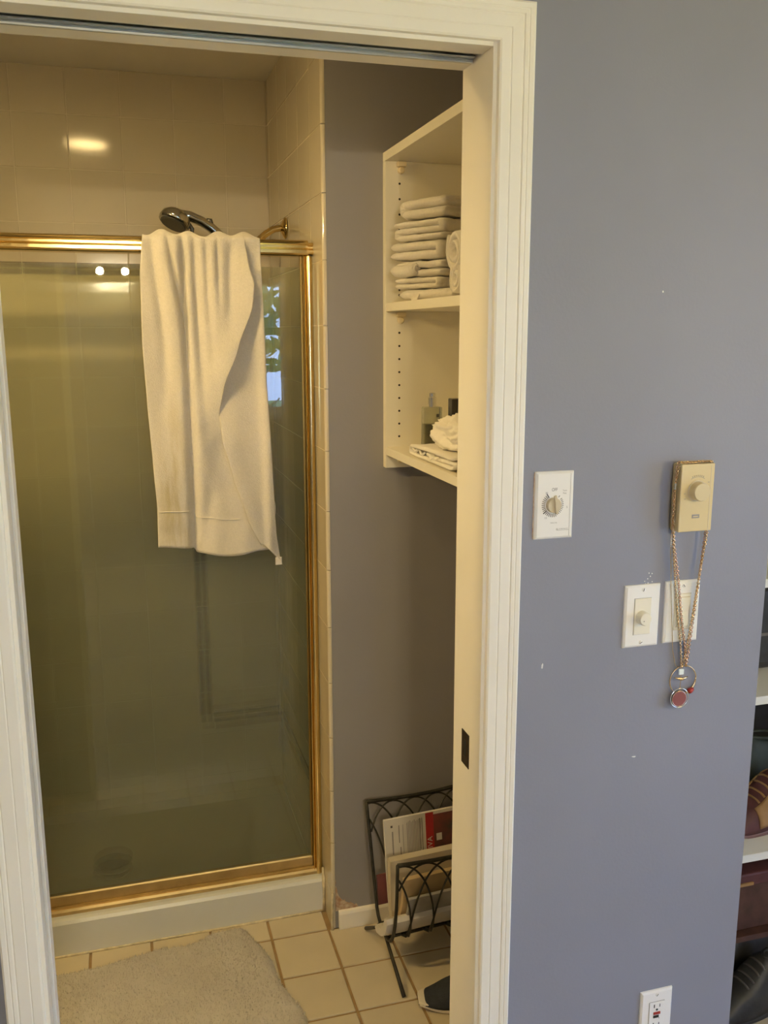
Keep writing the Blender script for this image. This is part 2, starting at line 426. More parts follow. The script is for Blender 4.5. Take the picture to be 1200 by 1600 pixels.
for i in range(-13, 4):
    for j in range(-5, 2):
        x0, x1 = -0.0897+PX*i+G/2, -0.0897+PX*(i+1)-G/2
        y0, y1 = 0.836+PY*(j-1)+G/2, 0.836+PY*j-G/2
        x0, x1 = max(x0, -2.29), min(x1, XR-0.002)
        y0, y1 = max(y0, 0.002), min(y1, 0.918)
        if j == 1 and x1 > -0.08: 
            x1 = min(x1, -0.09)
        if x1-x0 < 0.02 or y1-y0 < 0.02: continue
        put_tile(fl, ((x0+x1)/2, (y0+y1)/2, -0.007), x1-x0, y1-y0, 0.007, (0, 0, 0), 'floor_tile', jit=0.0015)

# bathroom shell
struct(MB().box(-2.3, XR+0.1, WT, YB+0.95, CEIL, CEIL+0.08).build('ceiling', 'ceiling_paint'), 'dim cream ceiling over the bathroom and shower', 'ceiling')
wr = struct(MB().box(-0.070, XR+0.1, YB, 1.72, 0, CEIL+0.05).build('wall_back', 'paint_grey'), 'dull grey painted bathroom wall between the shower and the shelf unit', 'wall')
struct(MB().box(XR, XR+0.1, WT, YB, 0, CEIL+0.05).build('wall_right', 'paint_grey'), 'dull grey bathroom wall that carries the shelf unit', 'wall')
struct(MB().box(-2.4, -2.3, WT, YB, 0, CEIL+0.05).build('wall_left', 'white_wall'), 'white end wall on the left of the bathroom', 'wall')
ws = struct(MB().box(-1.42, -0.060, 1.6210, 1.75, 0, CEIL+0.05).build('wall_shower_back', 'wall_grout'), 'tiled back wall of the shower with a brown accent stripe', 'wall')
wsr = struct(MB().box(-0.0790, -0.066, YB+0.0075, 1.6210, 0, CEIL+0.04).build('wall_shower_right', 'wall_grout'), 'tiled right wall of the shower ending in rounded edge tiles', 'wall')
wsl = struct(MB().box(-2.3, -1.36, YB, 1.72, 0, CEIL+0.05).build('wall_shower_left', 'paint_grey'), 'partition wall on the left side of the shower', 'wall')
# tiles on the shower walls (z joints and x joints from the photograph)
ZJ = [0.03] + [1.4785+0.1525*k for k in range(-9, 7)]
ZJ = [z for z in ZJ if z < CEIL-0.03] + [CEIL]
XJ = [-1.36] + [-0.666+0.1525*k for k in range(-4, 4)] + [-0.079]
GT = 0.0022
RY = Matrix.Rotation(PI/2, 4, 'X')                       # face to -y
RX = Matrix.Rotation(-PI/2, 4, 'Y')                      # face to -x
for a, b in zip(XJ[:-1], XJ[1:]):
    for c, d in zip(ZJ[:-1], ZJ[1:]):
        if b-a < 0.03 or d-c < 0.02: continue
        put_tile(ws, ((a+b)/2, 1.628, (c+d)/2), b-a-GT, d-c-GT, 0.008, RY.to_euler(), 'wall_tile', jit=0.0022)
YJ = [0.968+0.1525*k for k in range(0, 5)] + [1.620]
for a, b in zip(YJ[:-1], YJ[1:]):
    for c, d in zip(ZJ[:-1], ZJ[1:]):
        if b-a < 0.02: continue
        # local x -> z, local y -> y
        put_tile(wsr, (-0.072, (a+b)/2, (c+d)/2), d-c-GT, b-a-GT, 0.008, RX.to_euler(), 'wall_tile', jit=0.0018)
# rounded edge tiles at the outer corner
for c, d in zip(ZJ[:-1], ZJ[1:]):
    c0 = 0.0 if c < 0.05 else c+GT/2
    pr = [(-0.0705, YB-0.0002)] + [(-0.0720-0.008*math.sin(q), YB+0.0078-0.008*math.cos(q)) for q in [PI/2*k/10 for k in range(11)]] + [(-0.080, 0.968-GT/2), (-0.0705, 0.968-GT/2)]
    o = MB().extrude(pr, c0, d-GT/2, 'z').build('edge_tile', 'wall_tile', wsr)
# accent stripes
AH = 0.0165
def accent_row(parent, pts, horiz, plane, rot):
    pass
for row in range(2):
    z = 1.786 + AH/2 + row*(AH+0.002)
    x = -1.34
    k = 0
    bounds = [-1.36] + [-0.666+0.1525*k for k in range(-4, 2)] + [-0.318]
    for a, b in zip(bounds[:-1], bounds[1:]):
        put_tile(ws, ((a+b)/2, 1.6205, z), b-a-GT, AH, 0.003, RY.to_euler(), 'accent_tile', 'accent_tile', ch=0.0008)
for col in range(2):
    x = -0.355 + AH/2 + col*(AH+0.004)
    for c, d in zip(ZJ[:-1], ZJ[1:]):
        c2, d2 = max(c, 0.302), min(d, 1.784)
        if d2-c2 < 0.02: continue
        put_tile(ws, (x, 1.6205, (c2+d2)/2), AH+0.002, d2-c2-GT, 0.003, RY.to_euler(), 'accent_tile', 'accent_tile', ch=0.0008)
for row in range(2):
    z = 0.300 + AH/2 + row*(AH+0.002)
    for a, b in ((-0.313, -0.208), (-0.208, -0.084)):
        put_tile(ws, ((a+b)/2, 1.6205, z), b-a-GT, AH, 0.003, RY.to_euler(), 'accent_tile', 'accent_tile', ch=0.0008)
    for a, b in zip(YJ[:-1], YJ[1:]):
        put_tile(wsr, (-0.0795, (a+b)/2, z), AH, b-a-GT, 0.003, RX.to_euler(), 'accent_tile', 'accent_tile', ch=0.0008)

# baseboard along the blue wall, broken at its left end
bb = MB()
bb.extrude([(YB, 0), (YB-0.013, 0), (YB-0.0135, 0.008), (YB-0.012, 0.046), (YB-0.009, 0.053), (YB, 0.055)], -0.062, XR, 'x')
bo = struct(bb.build('baseboard_back', 'trim_white', bevel=0.002), 'low cream baseboard along the grey bathroom wall', 'baseboard')
# peeled plaster at the wall's lower left corner
m = MB()
pts = [(-0.0695, 0.052), (-0.0695, 0.150)]
prev = [(-0.0690, 0.148), (-0.066, 0.118), (-0.060, 0.100), (-0.052, 0.086), (-0.038, 0.077), (-0.022, 0.069), (-0.010, 0.061), (-0.004, 0.054)]
rj = random.Random(12)
for (ax_, az_), (bx_, bz_) in zip(prev[:-1], prev[1:]):
    for k in range(4):
        t = k/4; pts.append((ax_+(bx_-ax_)*t+rj.uniform(-0.0022, 0.0022), az_+(bz_-az_)*t+rj.uniform(-0.0032, 0.0032)))
pts.append((-0.004, 0.052))
m.extrude(pts, YB+0.001, YB-0.0012, 'y')
pp = m.build('peeled_patch', 'plaster_raw', wr); pp['label'] = 'crumbling bare plaster where the paint has peeled'
m = MB().tube([(-0.080, YB-0.004, 0.0), (-0.0805, YB-0.004, 0.03), (-0.079, YB-0.004, 0.075), (-0.0775, YB-0.003, 0.11)], [0.005, 0.0035, 0.004, 0.002], 6)
m.build('caulk_bead', 'caulk', wr, smooth=True)

# bedroom shell
struct(MB().box(-3.0, 3.0, -3.3, 0.0, -0.05, -0.001).box(0.47, 3.0, 0.0, 0.8, -0.05, -0.001).build('floor_bedroom', 'carpet'), 'beige carpet of the bedroom in front of the doorway', 'floor')
struct(MB().box(-3.0, 3.0, -3.3, 0.0, 2.44, 2.5).box(0.558, 3.0, 0.0, 0.8, 2.44, 2.5).build('ceiling_bedroom', 'ceiling_paint'), 'white ceiling of the bedroom', 'ceiling')
struct(MB().box(-3.1, -3.0, -3.3, 0.1, 0, 2.6).build('wall_bedroom_left', 'white_wall'), 'left wall of the bedroom', 'wall')
struct(MB().box(3.0, 3.1, -3.3, -2.3, 0, 2.6).box(3.0, 3.1, -0.9, 0.9, 0, 2.6).box(3.0, 3.1, -2.3, -0.9, 0, 0.06).box(3.0, 3.1, -2.3, -0.9, 2.06, 2.6).build('wall_bedroom_right', 'white_wall'), 'right wall of the bedroom', 'wall')
m = MB()
BW = (-3.3, -3.2)
m.box(-3.0, -0.34, *BW, 0, 2.6).box(-0.34, 0.62, *BW, 0, 1.04).box(-0.34, 0.62, *BW, 1.98, 2.6)
m.box(0.62, 3.0, *BW, 0, 2.6)
struct(m.build('wall_bedroom_back', 'paint_blue'), 'bedroom wall with the window and the light bar', 'wall')
w1 = thing('window_1', 'white framed bedroom window looking out on trees', 'window', (0.14, -3.24, 1.04), kind='structure')
MB().box(-0.34, -0.29, -3.28, -3.19, 1.04, 1.98).box(0.57, 0.62, -3.28, -3.19, 1.04, 1.98).box(-0.29, 0.57, -3.28, -3.19, 1.04, 1.09).box(-0.29, 0.57, -3.28, -3.19, 1.93, 1.98).build('window_frame', 'plate_white', w1, bevel=0.003)
MB().box(0.125, 0.155, -3.26, -3.21, 1.09, 1.93).build('mullion', 'plate_white', w1)
for c, r in (((0.36, 1.48), 0.17), ((0.30, 1.80), 0.16), ((0.44, 1.22), 0.12), ((-0.10, 1.5), 0.2)):
    MB().torus((c[0], -3.235, c[1]), r, 0.006, (0, 1, 0), 32, 6, arc=0.45, start=0.6).build('lead_line', 'shoe_grey', w1, smooth=True)
MB().box(-0.29, 0.57, -3.245, -3.240, 1.09, 1.93).build('pane', 'window_glass', w1)
MB().box(-0.38, 0.66, -3.21, -3.13, 1.01, 1.04).build('window_sill', 'plate_white', w1, bevel=0.003)
w2 = thing('window_2', 'white framed glass door to the garden in the bedroom', 'window', (3.05, -1.6, 0.06), kind='structure')
MB().box(3.0, 3.08, -2.3, -2.22, 0.06, 2.06).box(3.0, 3.08, -0.98, -0.9, 0.06, 2.06).box(3.0, 3.08, -2.22, -0.98, 0.06, 0.16).box(3.0, 3.08, -2.22, -0.98, 1.98, 2.06).build('window_frame', 'plate_white', w2, bevel=0.003)
MB().box(3.0, 3.08, -1.63, -1.57, 0.16, 1.98).build('stile', 'plate_white', w2)
for a, b in ((-2.22, -1.63), (-1.57, -0.98)): MB().box(3.04, 3.045, a, b, 0.16, 1.98).build('pane', 'window_glass', w2)
# closet recess beyond the wall's end
struct(MB().box(0.47, 0.558, WT, 0.8, 0, 2.6).build('wall_closet_left', 'paint_blue'), 'side wall of the closet recess', 'wall')
struct(MB().box(0.47, 3.0, 0.72, 0.8, 0, 2.6).build('wall_closet_back', 'white_wall'), 'back wall of the closet recess', 'wall')

# outside
struct(MB().box(-14, 18, -22, 10, -0.35, -0.25).build('ground_outside', 'grass'), 'lawn outside the bedroom window', 'ground')
def tree(x, y, h, r, seed, label):
    t = thing('garden_tree', label, 'tree', (x, y, -0.25), group='trees outside the bedroom window')
    MB().tube([(x, y, -0.25), (x+0.05, y, h*0.3), (x, y+0.05, h*0.7)], [0.14, 0.11, 0.05], 10).build('trunk', 'bark', t, smooth=True)
    rr = random.Random(seed); m = MB()
    for k in range(1100):
        q = rr.uniform(0, 2*PI); e = math.asin(rr.uniform(-0.9, 1)); s = r*rr.uniform(0.55, 1.0)
        p = Vector((x+math.cos(q)*math.cos(e)*s, y+math.sin(q)*math.cos(e)*s, h*0.75+math.sin(e)*s*1.15))
        a = Vector((rr.uniform(-1, 1), rr.uniform(-1, 1), rr.uniform(-1, 1))).normalized(); b = a.orthogonal().normalized()
        L = rr.uniform(0.10, 0.2)
        m.add([p-a*L, p+b*L*0.4, p+a*L, p-b*L*0.4], [(0, 1, 2, 3)])
    o = m.build('foliage', 'leaf', t); o['kind'] = 'stuff'
tree(0.9, -7.2, 3.4, 1.5, 1, 'leafy tree nearest the bedroom window'); tree(-3.4, -9.6, 4.2, 1.9, 2, 'tall leafy tree left of the window view'); tree(10.5, -3.2, 3.8, 1.7, 3, 'leafy tree in front of the glass door')

# ------------------------------------------------------------------ lamps
LX, LY = -0.64, 0.52
dl = thing('recessed_light', 'round recessed ceiling lamp glowing warm over the bathroom', 'ceiling lamp', (LX, LY, CEIL))
MB().lathe([(0.100, 0.0), (0.100, -0.006), (0.092, -0.009), (0.080, -0.006), (0.080, 0.0)], (LX, LY, CEIL), 'z', 40, cap=False).build('trim_ring', 'plate_white', dl, smooth=True)
MB().lathe([(0.0005, -0.0005), (0.079, -0.0005), (0.079, -0.003), (0.0005, -0.004)], (LX, LY, CEIL), 'z', 40, cap=False).build('lens', 'lamp_lens', dl, smooth=True)
vb = thing('vanity_light', 'brass light bar with round warm bulbs on the bedroom wall', 'wall lamp', (-0.565, -3.2, 1.965))
MB().box(-0.76, -0.37, -3.2, -3.16, 1.965, 2.055).build('back_plate', 'brass', vb, bevel=0.008)
for bx in (-0.645, -0.485):
    s = MB().lathe([(0.028, 0), (0.026, 0.02), (0.020, 0.035)], (bx, -3.16, 2.010), 'y', 20).build('socket', 'brass', vb, smooth=True)
    MB().lathe([(0.002, -0.024), (0.014, -0.020), (0.022, -0.010), (0.024, 0), (0.022, 0.010), (0.014, 0.020), (0.002, 0.024)], (bx, -3.105, 2.010), 'y', 24).build('bulb', 'bulb', s, smooth=True)

gl = thing('fill_floor_lamp', 'made-up tall brass floor lamp with a frosted white globe, added to brighten the bedroom wall', 'floor lamp', (1.0, -1.1, 0))  # unseen lamp, added as warm fill for the middle of the door wall
MB().lathe([(0.14, 0.0), (0.14, 0.012), (0.10, 0.022), (0.02, 0.030)], (1.0, -1.1, 0), 'z', 32).build('base', 'old_brass', gl, smooth=False)
MB().tube([(1.0, -1.1, 0.028), (1.0, -1.1, 0.8), (1.0, -1.1, 1.44)], 0.009, 12).build('pole', 'old_brass', gl, smooth=True)
MB().lathe([(0.012, 0.0), (0.040, 0.012), (0.046, 0.030)], (1.0, -1.1, 1.435), 'z', 24).build('holder', 'old_brass', gl, smooth=True)
MB().lathe([(0.1*math.cos(a), 0.1*math.sin(a)) for a in [-1.45+2.9*k/16 for k in range(17)]], (1.0, -1.1, 1.555), 'z', 28).build('globe', 'fill_globe', gl, smooth=True)
bl = thing('bathroom_lamp', 'wall lamp with three downward bell shades on the bathroom side of the door wall', 'wall lamp', (-1.40, WT, 2.08))
MB().box(-1.66, -1.14, WT, WT+0.025, 2.08, 2.15).build('back_plate', 'old_brass', bl, bevel=0.006)
for bx in (-1.57, -1.40, -1.23):
    MB().tube([(bx, WT+0.025, 2.115), (bx, WT+0.075, 2.125), (bx, WT+0.105, 2.110)], 0.008, 8).build('arm', 'old_brass', bl, smooth=True)
    sh = MB().lathe([(0.018, 0.075), (0.030, 0.065), (0.046, 0.035), (0.062, 0.0)], (bx, WT+0.115, 2.035), 'z', 28, cap=False).build('shade', 'plate_white', bl, smooth=True, solid=0.003)
    MB().lathe([(0.003, -0.030), (0.018, -0.024), (0.028, -0.010), (0.030, 0.0), (0.028, 0.010), (0.018, 0.028), (0.012, 0.045)], (bx, WT+0.115, 2.042), 'z', 20).build('bulb', 'bulb_shaded', sh, smooth=True)

# ------------------------------------------------------------------ shower pan and door
sp = thing('shower_pan', 'white moulded shower pan with a raised front curb', 'shower pan', (-0.72, 1.25, 0))
m = MB().extrude([(0.921, 0.0), (0.921, 0.092), (0.926, 0.100), (0.934, 0.103), (1.010, 0.105), (1.022, 0.098), (1.030, 0.05), (1.05, 0.028), (1.62, 0.034), (1.62, 0.0)], -1.36, -0.0805, 'x')
m.build('basin', 'pan_white', sp, bevel=0.003)
MB().tube([(-1.36, 0.9195, 0.0015), (-0.9, 0.9195, 0.0015), (-0.5, 0.9185, 0.003), (-0.3, 0.919, 0.0015), (-0.088, 0.9195, 0.003)], [0.002, 0.004, 0.0025, 0.004, 0.003], 6).build('caulk_line', 'caulk', sp, smooth=True)
MB().tube([(-0.0835, 0.9205, 0.0), (-0.084, 0.9205, 0.05), (-0.0835, 0.921, 0.10), (-0.084, 0.93, 0.13)], [0.005, 0.003, 0.005, 0.003], 6).build('caulk_line', 'caulk', sp, smooth=True)
dr = MB().lathe([(0.058, 0.0), (0.058, 0.004), (0.052, 0.006), (0.001, 0.006)], (-0.66, 1.275, 0.030), 'z', 28).build('drain', 'drain_metal', sp, smooth=False)
for k in range(8):
    MB().lathe([(0.006, 0), (0.006, 0.0012)], (-0.66+0.03*math.cos(k*PI/4), 1.275+0.03*math.sin(k*PI/4), 0.0355), 'z', 10).build('drain_hole', 'slot', dr)

sd = thing('shower_door', 'brass framed shower door with large obscure glass panes', 'shower door', (-0.72, 0.96, 0.104))
HZ = 1.800
def header_prof(z0, z1, f=0.935, b=0.985):
    h = z1-z0
    return [(b, z0), (f+0.006, z0), (f+0.001, z0+0.06*h), (f-0.002, z0+0.17*h), (f-0.002, z0+0.36*h), (f+0.002, z0+0.46*h), (f+0.004, z0+0.52*h), (f+0.004, z0+0.66*h),
            (f+0.001, z0+0.74*h), (f-0.001, z0+0.82*h), (f, z0+0.92*h), (f+0.004, z1-0.001), (f+0.008, z1), (b, z1)]
MB().extrude(header_prof(HZ, 1.838), -1.355, -0.094, 'x').build('header_rail', 'brass', sd)
MB().extrude(header_prof(HZ+0.003, 1.833, 0.938, 0.982), -0.0935, -0.0805, 'x').build('wall_bracket', 'brass', sd)
# wall post: rounded brass channel
def post(x0, x1):
    xc, rr_ = x0+0.0145, 0.0085
    pr = [(x1, 0.985), (x0, 0.985), (x0, 0.952)] + [(x0+0.0025-0.0025*math.cos(q), 0.952-0.005*math.sin(q)) for q in [PI*k/8 for k in range(1, 8)]] + [(x0+0.0055, 0.951)]
    pr += [(xc-rr_*math.cos(q), 0.9515-rr_*1.2*math.sin(q)) for q in [PI*k/14 for k in range(0, 15)]] + [(x1, 0.9515)]
    MB().extrude(pr, 0.104, HZ, 'z').build('wall_post', 'brass' if x0 > -1 else 'old_brass', sd)
post(-0.1055, -0.0805); post(-1.3595, -1.335)
# bottom track: higher back lip, lower front lip
MB().extrude([(0.945, 0.1035), (0.945, 0.112), (0.949, 0.118), (0.9535, 0.119), (0.9535, 0.124), (0.957, 0.124), (0.957, 0.1055), (0.945, 0.1035)][:-1], -1.355, -0.082, 'x').build('bottom_track', 'old_brass', sd)
MB().extrude([(0.9585, 0.1055), (0.9585, 0.150), (0.961, 0.154), (0.972, 0.154), (0.974, 0.150), (0.974, 0.1055)], -1.335, -0.107, 'x').build('bottom_rail', 'old_brass', sd)
MB().extrude([(0.957, 0.107), (0.957, 0.1205), (0.9585, 0.1205), (0.9585, 0.107)], -1.335, -0.107, 'x').build('groove', 'slot', sd)
# glass
MB().box(-1.330, -0.110, 0.963, 0.969, 0.152, 1.774).build('glass_pane', 'shower_glass', sd)
MB().box(-0.1105, -0.1065, 0.960, 0.972, 0.152, 1.800).build('edge_strip', 'brass_dark', sd)
for x in (-1.2, -0.45, -0.33):
    MB().box(x-0.012, x+0.012, 0.9695, 0.976, 1.745, 1.81).build('hanger', 'old_brass', sd)

# ------------------------------------------------------------------ shower arm and hand shower
sa = thing('shower_fitting', 'curved brass shower arm with a flange on the tiled wall', 'shower arm', (-0.08, 1.31, 1.905))
MB().lathe([(0.030, 0.0), (0.029, -0.004), (0.018, -0.010), (0.012, -0.014)], (-0.0815, 1.312, 1.905), 'x', 28).build('flange', 'brass', sa, smooth=True)
MB().tube([(-0.082, 1.312, 1.905), (-0.100, 1.312, 1.905), (-0.118, 1.312, 1.901), (-0.138, 1.312, 1.889), (-0.160, 1.31, 1.870), (-0.190, 1.305, 1.845), (-0.222, 1.30, 1.822)], 0.0095, 12).build('pipe', 'brass', sa, smooth=True)
MB().lathe([(0.014, -0.02), (0.017, -0.01), (0.017, 0.012), (0.013, 0.02)], (-0.228, 1.30, 1.818), 'z', 18).build('swivel_nut', 'chrome', sa, smooth=True)
hs = thing('hand_shower', 'chrome hand shower head resting above the shower door', 'hand shower', (-0.24, 1.29, 1.83))
# head disc, tilted: axis pointing down-left
ax = Vector((-0.42, -0.30, -0.86)).normalized(); hc = Vector((-0.392, 1.272, 1.912))
def disc_lathe(mb, prof, c, axis, n=28):
    axis = axis.normalized(); u = axis.orthogonal().normalized(); v = axis.cross(u); vs = []
    for r, h in prof:
        for k in range(n):
            q = 2*PI*k/n; vs.append(Vector(c)+axis*h+(u*math.cos(q)+v*math.sin(q))*r)
    fs = [(i*n+k, i*n+(k+1) % n, (i+1)*n+(k+1) % n, (i+1)*n+k) for i in range(len(prof)-1) for k in range(n)]
    fs += [tuple(range(n-1, -1, -1)), tuple((len(prof)-1)*n+k for k in range(n))]
    return mb.add(vs, fs)
disc_lathe(MB(), [(0.012, -0.026), (0.030, -0.023), (0.040, -0.012), (0.043, 0.0), (0.042, 0.008), (0.038, 0.011)], hc, ax).build('head', 'chrome', hs, smooth=True)
disc_lathe(MB(), [(0.037, 0.010), (0.034, 0.013), (0.001, 0.013)], hc, ax).build('spray_face', 'chrome_dark', hs, smooth=False)
MB().tube([hc+Vector((0.006, 0.0, 0.018)), hc+Vector((0.040, 0.004, 0.014)), hc+Vector((0.072, 0.010, 0.002)), hc+Vector((0.098, 0.014, -0.014)), hc+Vector((0.128, 0.016, -0.040)), hc+Vector((0.150, 0.018, -0.066)), hc+Vector((0.163, 0.020, -0.088))],
          [0.012, 0.014, 0.0135, 0.0135, 0.0135, 0.012, 0.010], 14).build('handle', 'chrome', hs, smooth=True)
MB().tube([hc+Vector((0.036, 0.0, -0.006)), hc+Vector((0.046, 0.002, -0.020)), hc+Vector((0.044, 0.002, -0.040))], [0.006, 0.006, 0.005], 8).build('mode_lever', 'chrome_dark', hs, smooth=True)
MB().tube([hc+Vector((0.086, 0.010, 0.006)), hc+Vector((0.097, 0.012, 0.004)), hc+Vector((0.102, 0.013, -0.006))], [0.005, 0.0075, 0.004], 8).build('button', 'chrome_dark', hs, smooth=True)

# ------------------------------------------------------------------ hanging towel
def lerp_tab(tab, z):
    """tab: (z, x) with z descending"""
    if z >= tab[0][0]: return tab[0][1]
    for (z0, x0), (z1, x1) in zip(tab[:-1], tab[1:]):
        if z >= z1:
            t = (z0-z)/(z0-z1); t = t*t*(3-2*t)*0.35+t*0.65
            return x0+(x1-x0)*t
    return tab[-1][1]
def sst(a, b, x):
    t = max(0, min(1, (x-a)/(b-a))); return t*t*(3-2*t)
LEFT = [(1.846, -.490), (1.75, -.500), (1.588, -.503), (1.45, -.499), (1.308, -.493), (1.192, -.488), (1.09, -.490)]
EDGE = [(1.846, -.254), (1.769, -.245), (1.731, -.234), (1.676, -.239), (1.576, -.277), (1.486, -.314), (1.418, -.328), (1.354, -.324), (1.253, -.299), (1.15, -.267), (1.075, -.234), (1.03, -.192)]
RIGHT = [(1.846, -.216), (1.698, -.213), (1.53, -.209), (1.356, -.205), (1.177, -.200), (1.115, -.197), (1.059, -.190), (1.03, -.187)]
tw = thing('bath_towel', 'white bath towel draped over the brass shower rail with yellowish stains', 'towel', (-0.35, 0.935, 1.838))
def gauss(x, c, s): return math.exp(-((x-c)/s)**2)
def fold_y(x, z):
    t = sst(1.85, 1.10, z)         # 0 top .. 1 bottom
    y = 0.0
    y += 0.017*gauss(x, -0.400+0.002*t, 0.009+0.004*t)                          # deep valley
    up = sst(1.60, 1.66, z)
    y += 0.012*up*gauss(x, -0.436+(1.84-z)*0.16, 0.007)                         # slanting crease joining it
    y += 0.010*gauss(x, -0.463+0.012*math.sin(z*9), 0.014)*sst(1.35, 1.75, z)
    y += 0.011*gauss(x, -0.372+0.016*t, 0.012)*sst(1.30, 1.7, z)
    y += 0.008*gauss(x, -0.345+0.02*t, 0.010)*sst(1.45, 1.8, z)
    y += 0.007*gauss(x, -0.318, 0.007)*sst(1.6, 1.82, z)
    y += 0.006*gauss(x, -0.284-0.05*(1.84-z), 0.012)*sst(1.55, 1.8, z)
    y += 0.007*gauss(x, -0.352+0.03*math.sin(z*5), 0.018)*sst(1.32, 1.18, z)
    y += 0.0025*math.sin(x*60+z*7)+0.002*math.sin(x*23-z*13)
    return y
def wob(x, z): return 0.0016*mnoise.noise(Vector((x*28, z*28, 3.1)))
def sheet(lf, rf, botf, yoff, nu, nv, drape=True, backtail=0.12):
    """front sheet; v: 0 = back tail, over the rail, down to the bottom hem"""
    m = MB()
    def fn(u, v):
        tail = 0.16 if drape else 0.0
        if v < tail:                          # behind and over the rail
            q = v/tail
            x = lf(1.846)+(rf(1.846)-lf(1.846))*u
            if q < 0.55:
                z = 1.72+(1.832-1.72)*q/0.55; return (x, 0.992+0.3*fold_y(x, 1.8), z)
            a = (q-0.55)/0.45*PI
            bumpz = 0.006*math.sin(x*95)+0.003*math.sin(x*43+1)
            yc, rr = (0.992+0.922)/2, (0.992-0.922)/2
            return (x, yc+rr*math.cos(a)+0.3*fold_y(x, 1.8)*(1 if a < PI/2 else 1), 1.836+0.010*math.sin(a)+bumpz*math.sin(a))
        t = (v-tail)/(1-tail)
        ztop = 1.836
        xb = lf(1.15)+(rf(1.15)-lf(1.15))*u
        zb = botf(xb)
        z = ztop+(zb-ztop)*t
        x = lf(z)+(rf(z)-lf(z))*u
        k = sst(0.0, 0.06, t)
        y = 0.920+(0.3+0.7*k)*fold_y(x, z)*(1.0+0.35*sst(1.4, 1.75, z)) - 0.004 + yoff(x, z, u)*k + wob(x, z)
        y = min(y, 0.931 if z > 1.795 else 0.953)
        return (x, y, z)
    return m.grid(fn, nu, nv)
def RA(z):    # right border of the front sheet; below the crossing it runs on behind the second layer
    return lerp_tab(EDGE, z) + 0.085*sst(1.42, 1.20, z)*(1-0.6*sst(1.2, 1.05, z))
def botA(x):
    return 1.092-0.010*sst(-.49, -.40, x)-0.014*sst(-.402, -.392, x)-0.012*sst(-.395, -.32, x)+0.008*sst(-.31, -.24, x)
def offA(x, z, u):
    e = lerp_tab(EDGE, z); near = sst(e-0.06, e, x)
    return near*(-0.012*sst(1.40, 1.52, z)*sst(1.84, 1.74, z) + 0.010*sst(1.42, 1.32, z)) + (-0.004 if x < -.40 else 0.0)*sst(1.6, 1.3, z)
mA = sheet(lambda z: lerp_tab(LEFT, z), RA, botA, offA, 90, 130)
oA = mA.build('front_layer', 'terry_stained', tw, smooth=True, solid=0.005)
def LB(z): return lerp_tab(EDGE, z)-0.045*sst(1.40, 1.55, z)
def botB(x): return 1.085-0.050*sst(-.262, -.205, x)
def offB(x, z, u):
    e = lerp_tab(EDGE, z)
    y = 0.012*sst(1.40, 1.5, z)
    near = 1-sst(e, e+0.05, x)
    y += -0.018*sst(1.42, 1.33, z)*near - 0.010*sst(1.42, 1.33, z)*(1-near)
    y += -0.005*sst(1.0, 0.6, u)*0 - 0.008*gauss(x, -0.212, 0.012)
    return y
mB = sheet(LB, lambda z: lerp_tab(RIGHT, z), botB, offB, 40, 130, drape=True)
mB.build('second_layer', 'terry', tw, smooth=True, solid=0.005)
# woven band lines and care tag
def band(z0, xa, xb, m_, yo):
    n = 24; mm = MB(); P = []
    for i in range(n+1):
        x = xa+(xb-xa)*i/n; z = z0(x)
        P.append((x, 0.920+fold_y(x, z)-0.004-0.0036+yo(x, z)+wob(x, z), z))
    mm.tube(P, 0.0011, 5).build('woven_band', 'terry_band', tw, smooth=True)
band(lambda x: 1.182-0.004*sst(-.49, -.41, x), -0.484, -0.411, 'terry_band', lambda x, z: offA(x, z, 0))
band(lambda x: 1.160-0.01*sst(-.39, -.3, x), -0.392, -0.285, 'terry_band', lambda x, z: offA(x, z, 0))
MB().box(-0.200, -0.184, 0.902, 0.905, 1.028, 1.048).build('care_tag', 'paper_white', tw)

# ------------------------------------------------------------------ shelf unit
XF = 0.069
cu = thing('shelf_unit', 'cream open shelf unit mounted on the bathroom wall', 'shelf unit', (XF+0.15, 0.48, 1.281))
MB().box(XF, XR, 0.812, YB-0.001, 1.281, 2.010).build('side_panel', 'melamine', cu, bevel=0.0008)
MB().box(XF, XR, 0.130, 0.150, 1.281, 2.010).build('side_panel', 'melamine', cu, bevel=0.0008)
MB().box(XF, XR, 0.130, YB-0.001, 2.0102, 2.031).build('top_panel', 'melamine', cu, bevel=0.0008)
MB().box(XR-0.006, XR-0.001, 0.150, 0.812, 1.300, 2.010).build('back_panel', 'melamine', cu)
MB().box(XF+0.001, XR-0.006, 0.1505, 0.8115, 1.664, 1.684).build('shelf', 'melamine', cu, bevel=0.0008)
MB().box(XF+0.001, XR-0.006, 0.1505, 0.8115, 1.314, 1.334).build('shelf', 'melamine', cu, bevel=0.0008)
hm = MB().lathe([(0.0027, 0), (0.0027, 0.0006)], (0, 0, 0), '-y', 12).mesh('peg_hole'); hm.materials.append(MATS['hole'])
for x in (0.104, 0.30):
    z = 1.925+0.035
    zs = []
    k = 0
    while z > 1.35:
        if not (1.64 < z < 1.70): zs.append(z)
        z -= 0.0317 if z < 1.66 else 0.035
    zs += [1.703, 1.296]
    for z in zs:
        o = bpy.data.objects.new('peg_hole', hm); COL.objects.link(o); o.parent = cu; o.location = Vector((x, 0.8122, z))-wloc(cu)
for x in (0.106, 0.30):
    for zt in (2.009, 1.663):
        c = MB(); c.box(x-0.010, x+0.012, 0.800, 0.812, zt-0.012, zt-0.0005)
        c.lathe([(0.008, 0), (0.008, 0.010), (0.006, 0.013)], (x, 0.812, zt-0.020), '-y', 14)
        c.build('shelf_clip', 'clip_plastic', cu, bevel=0.0015)
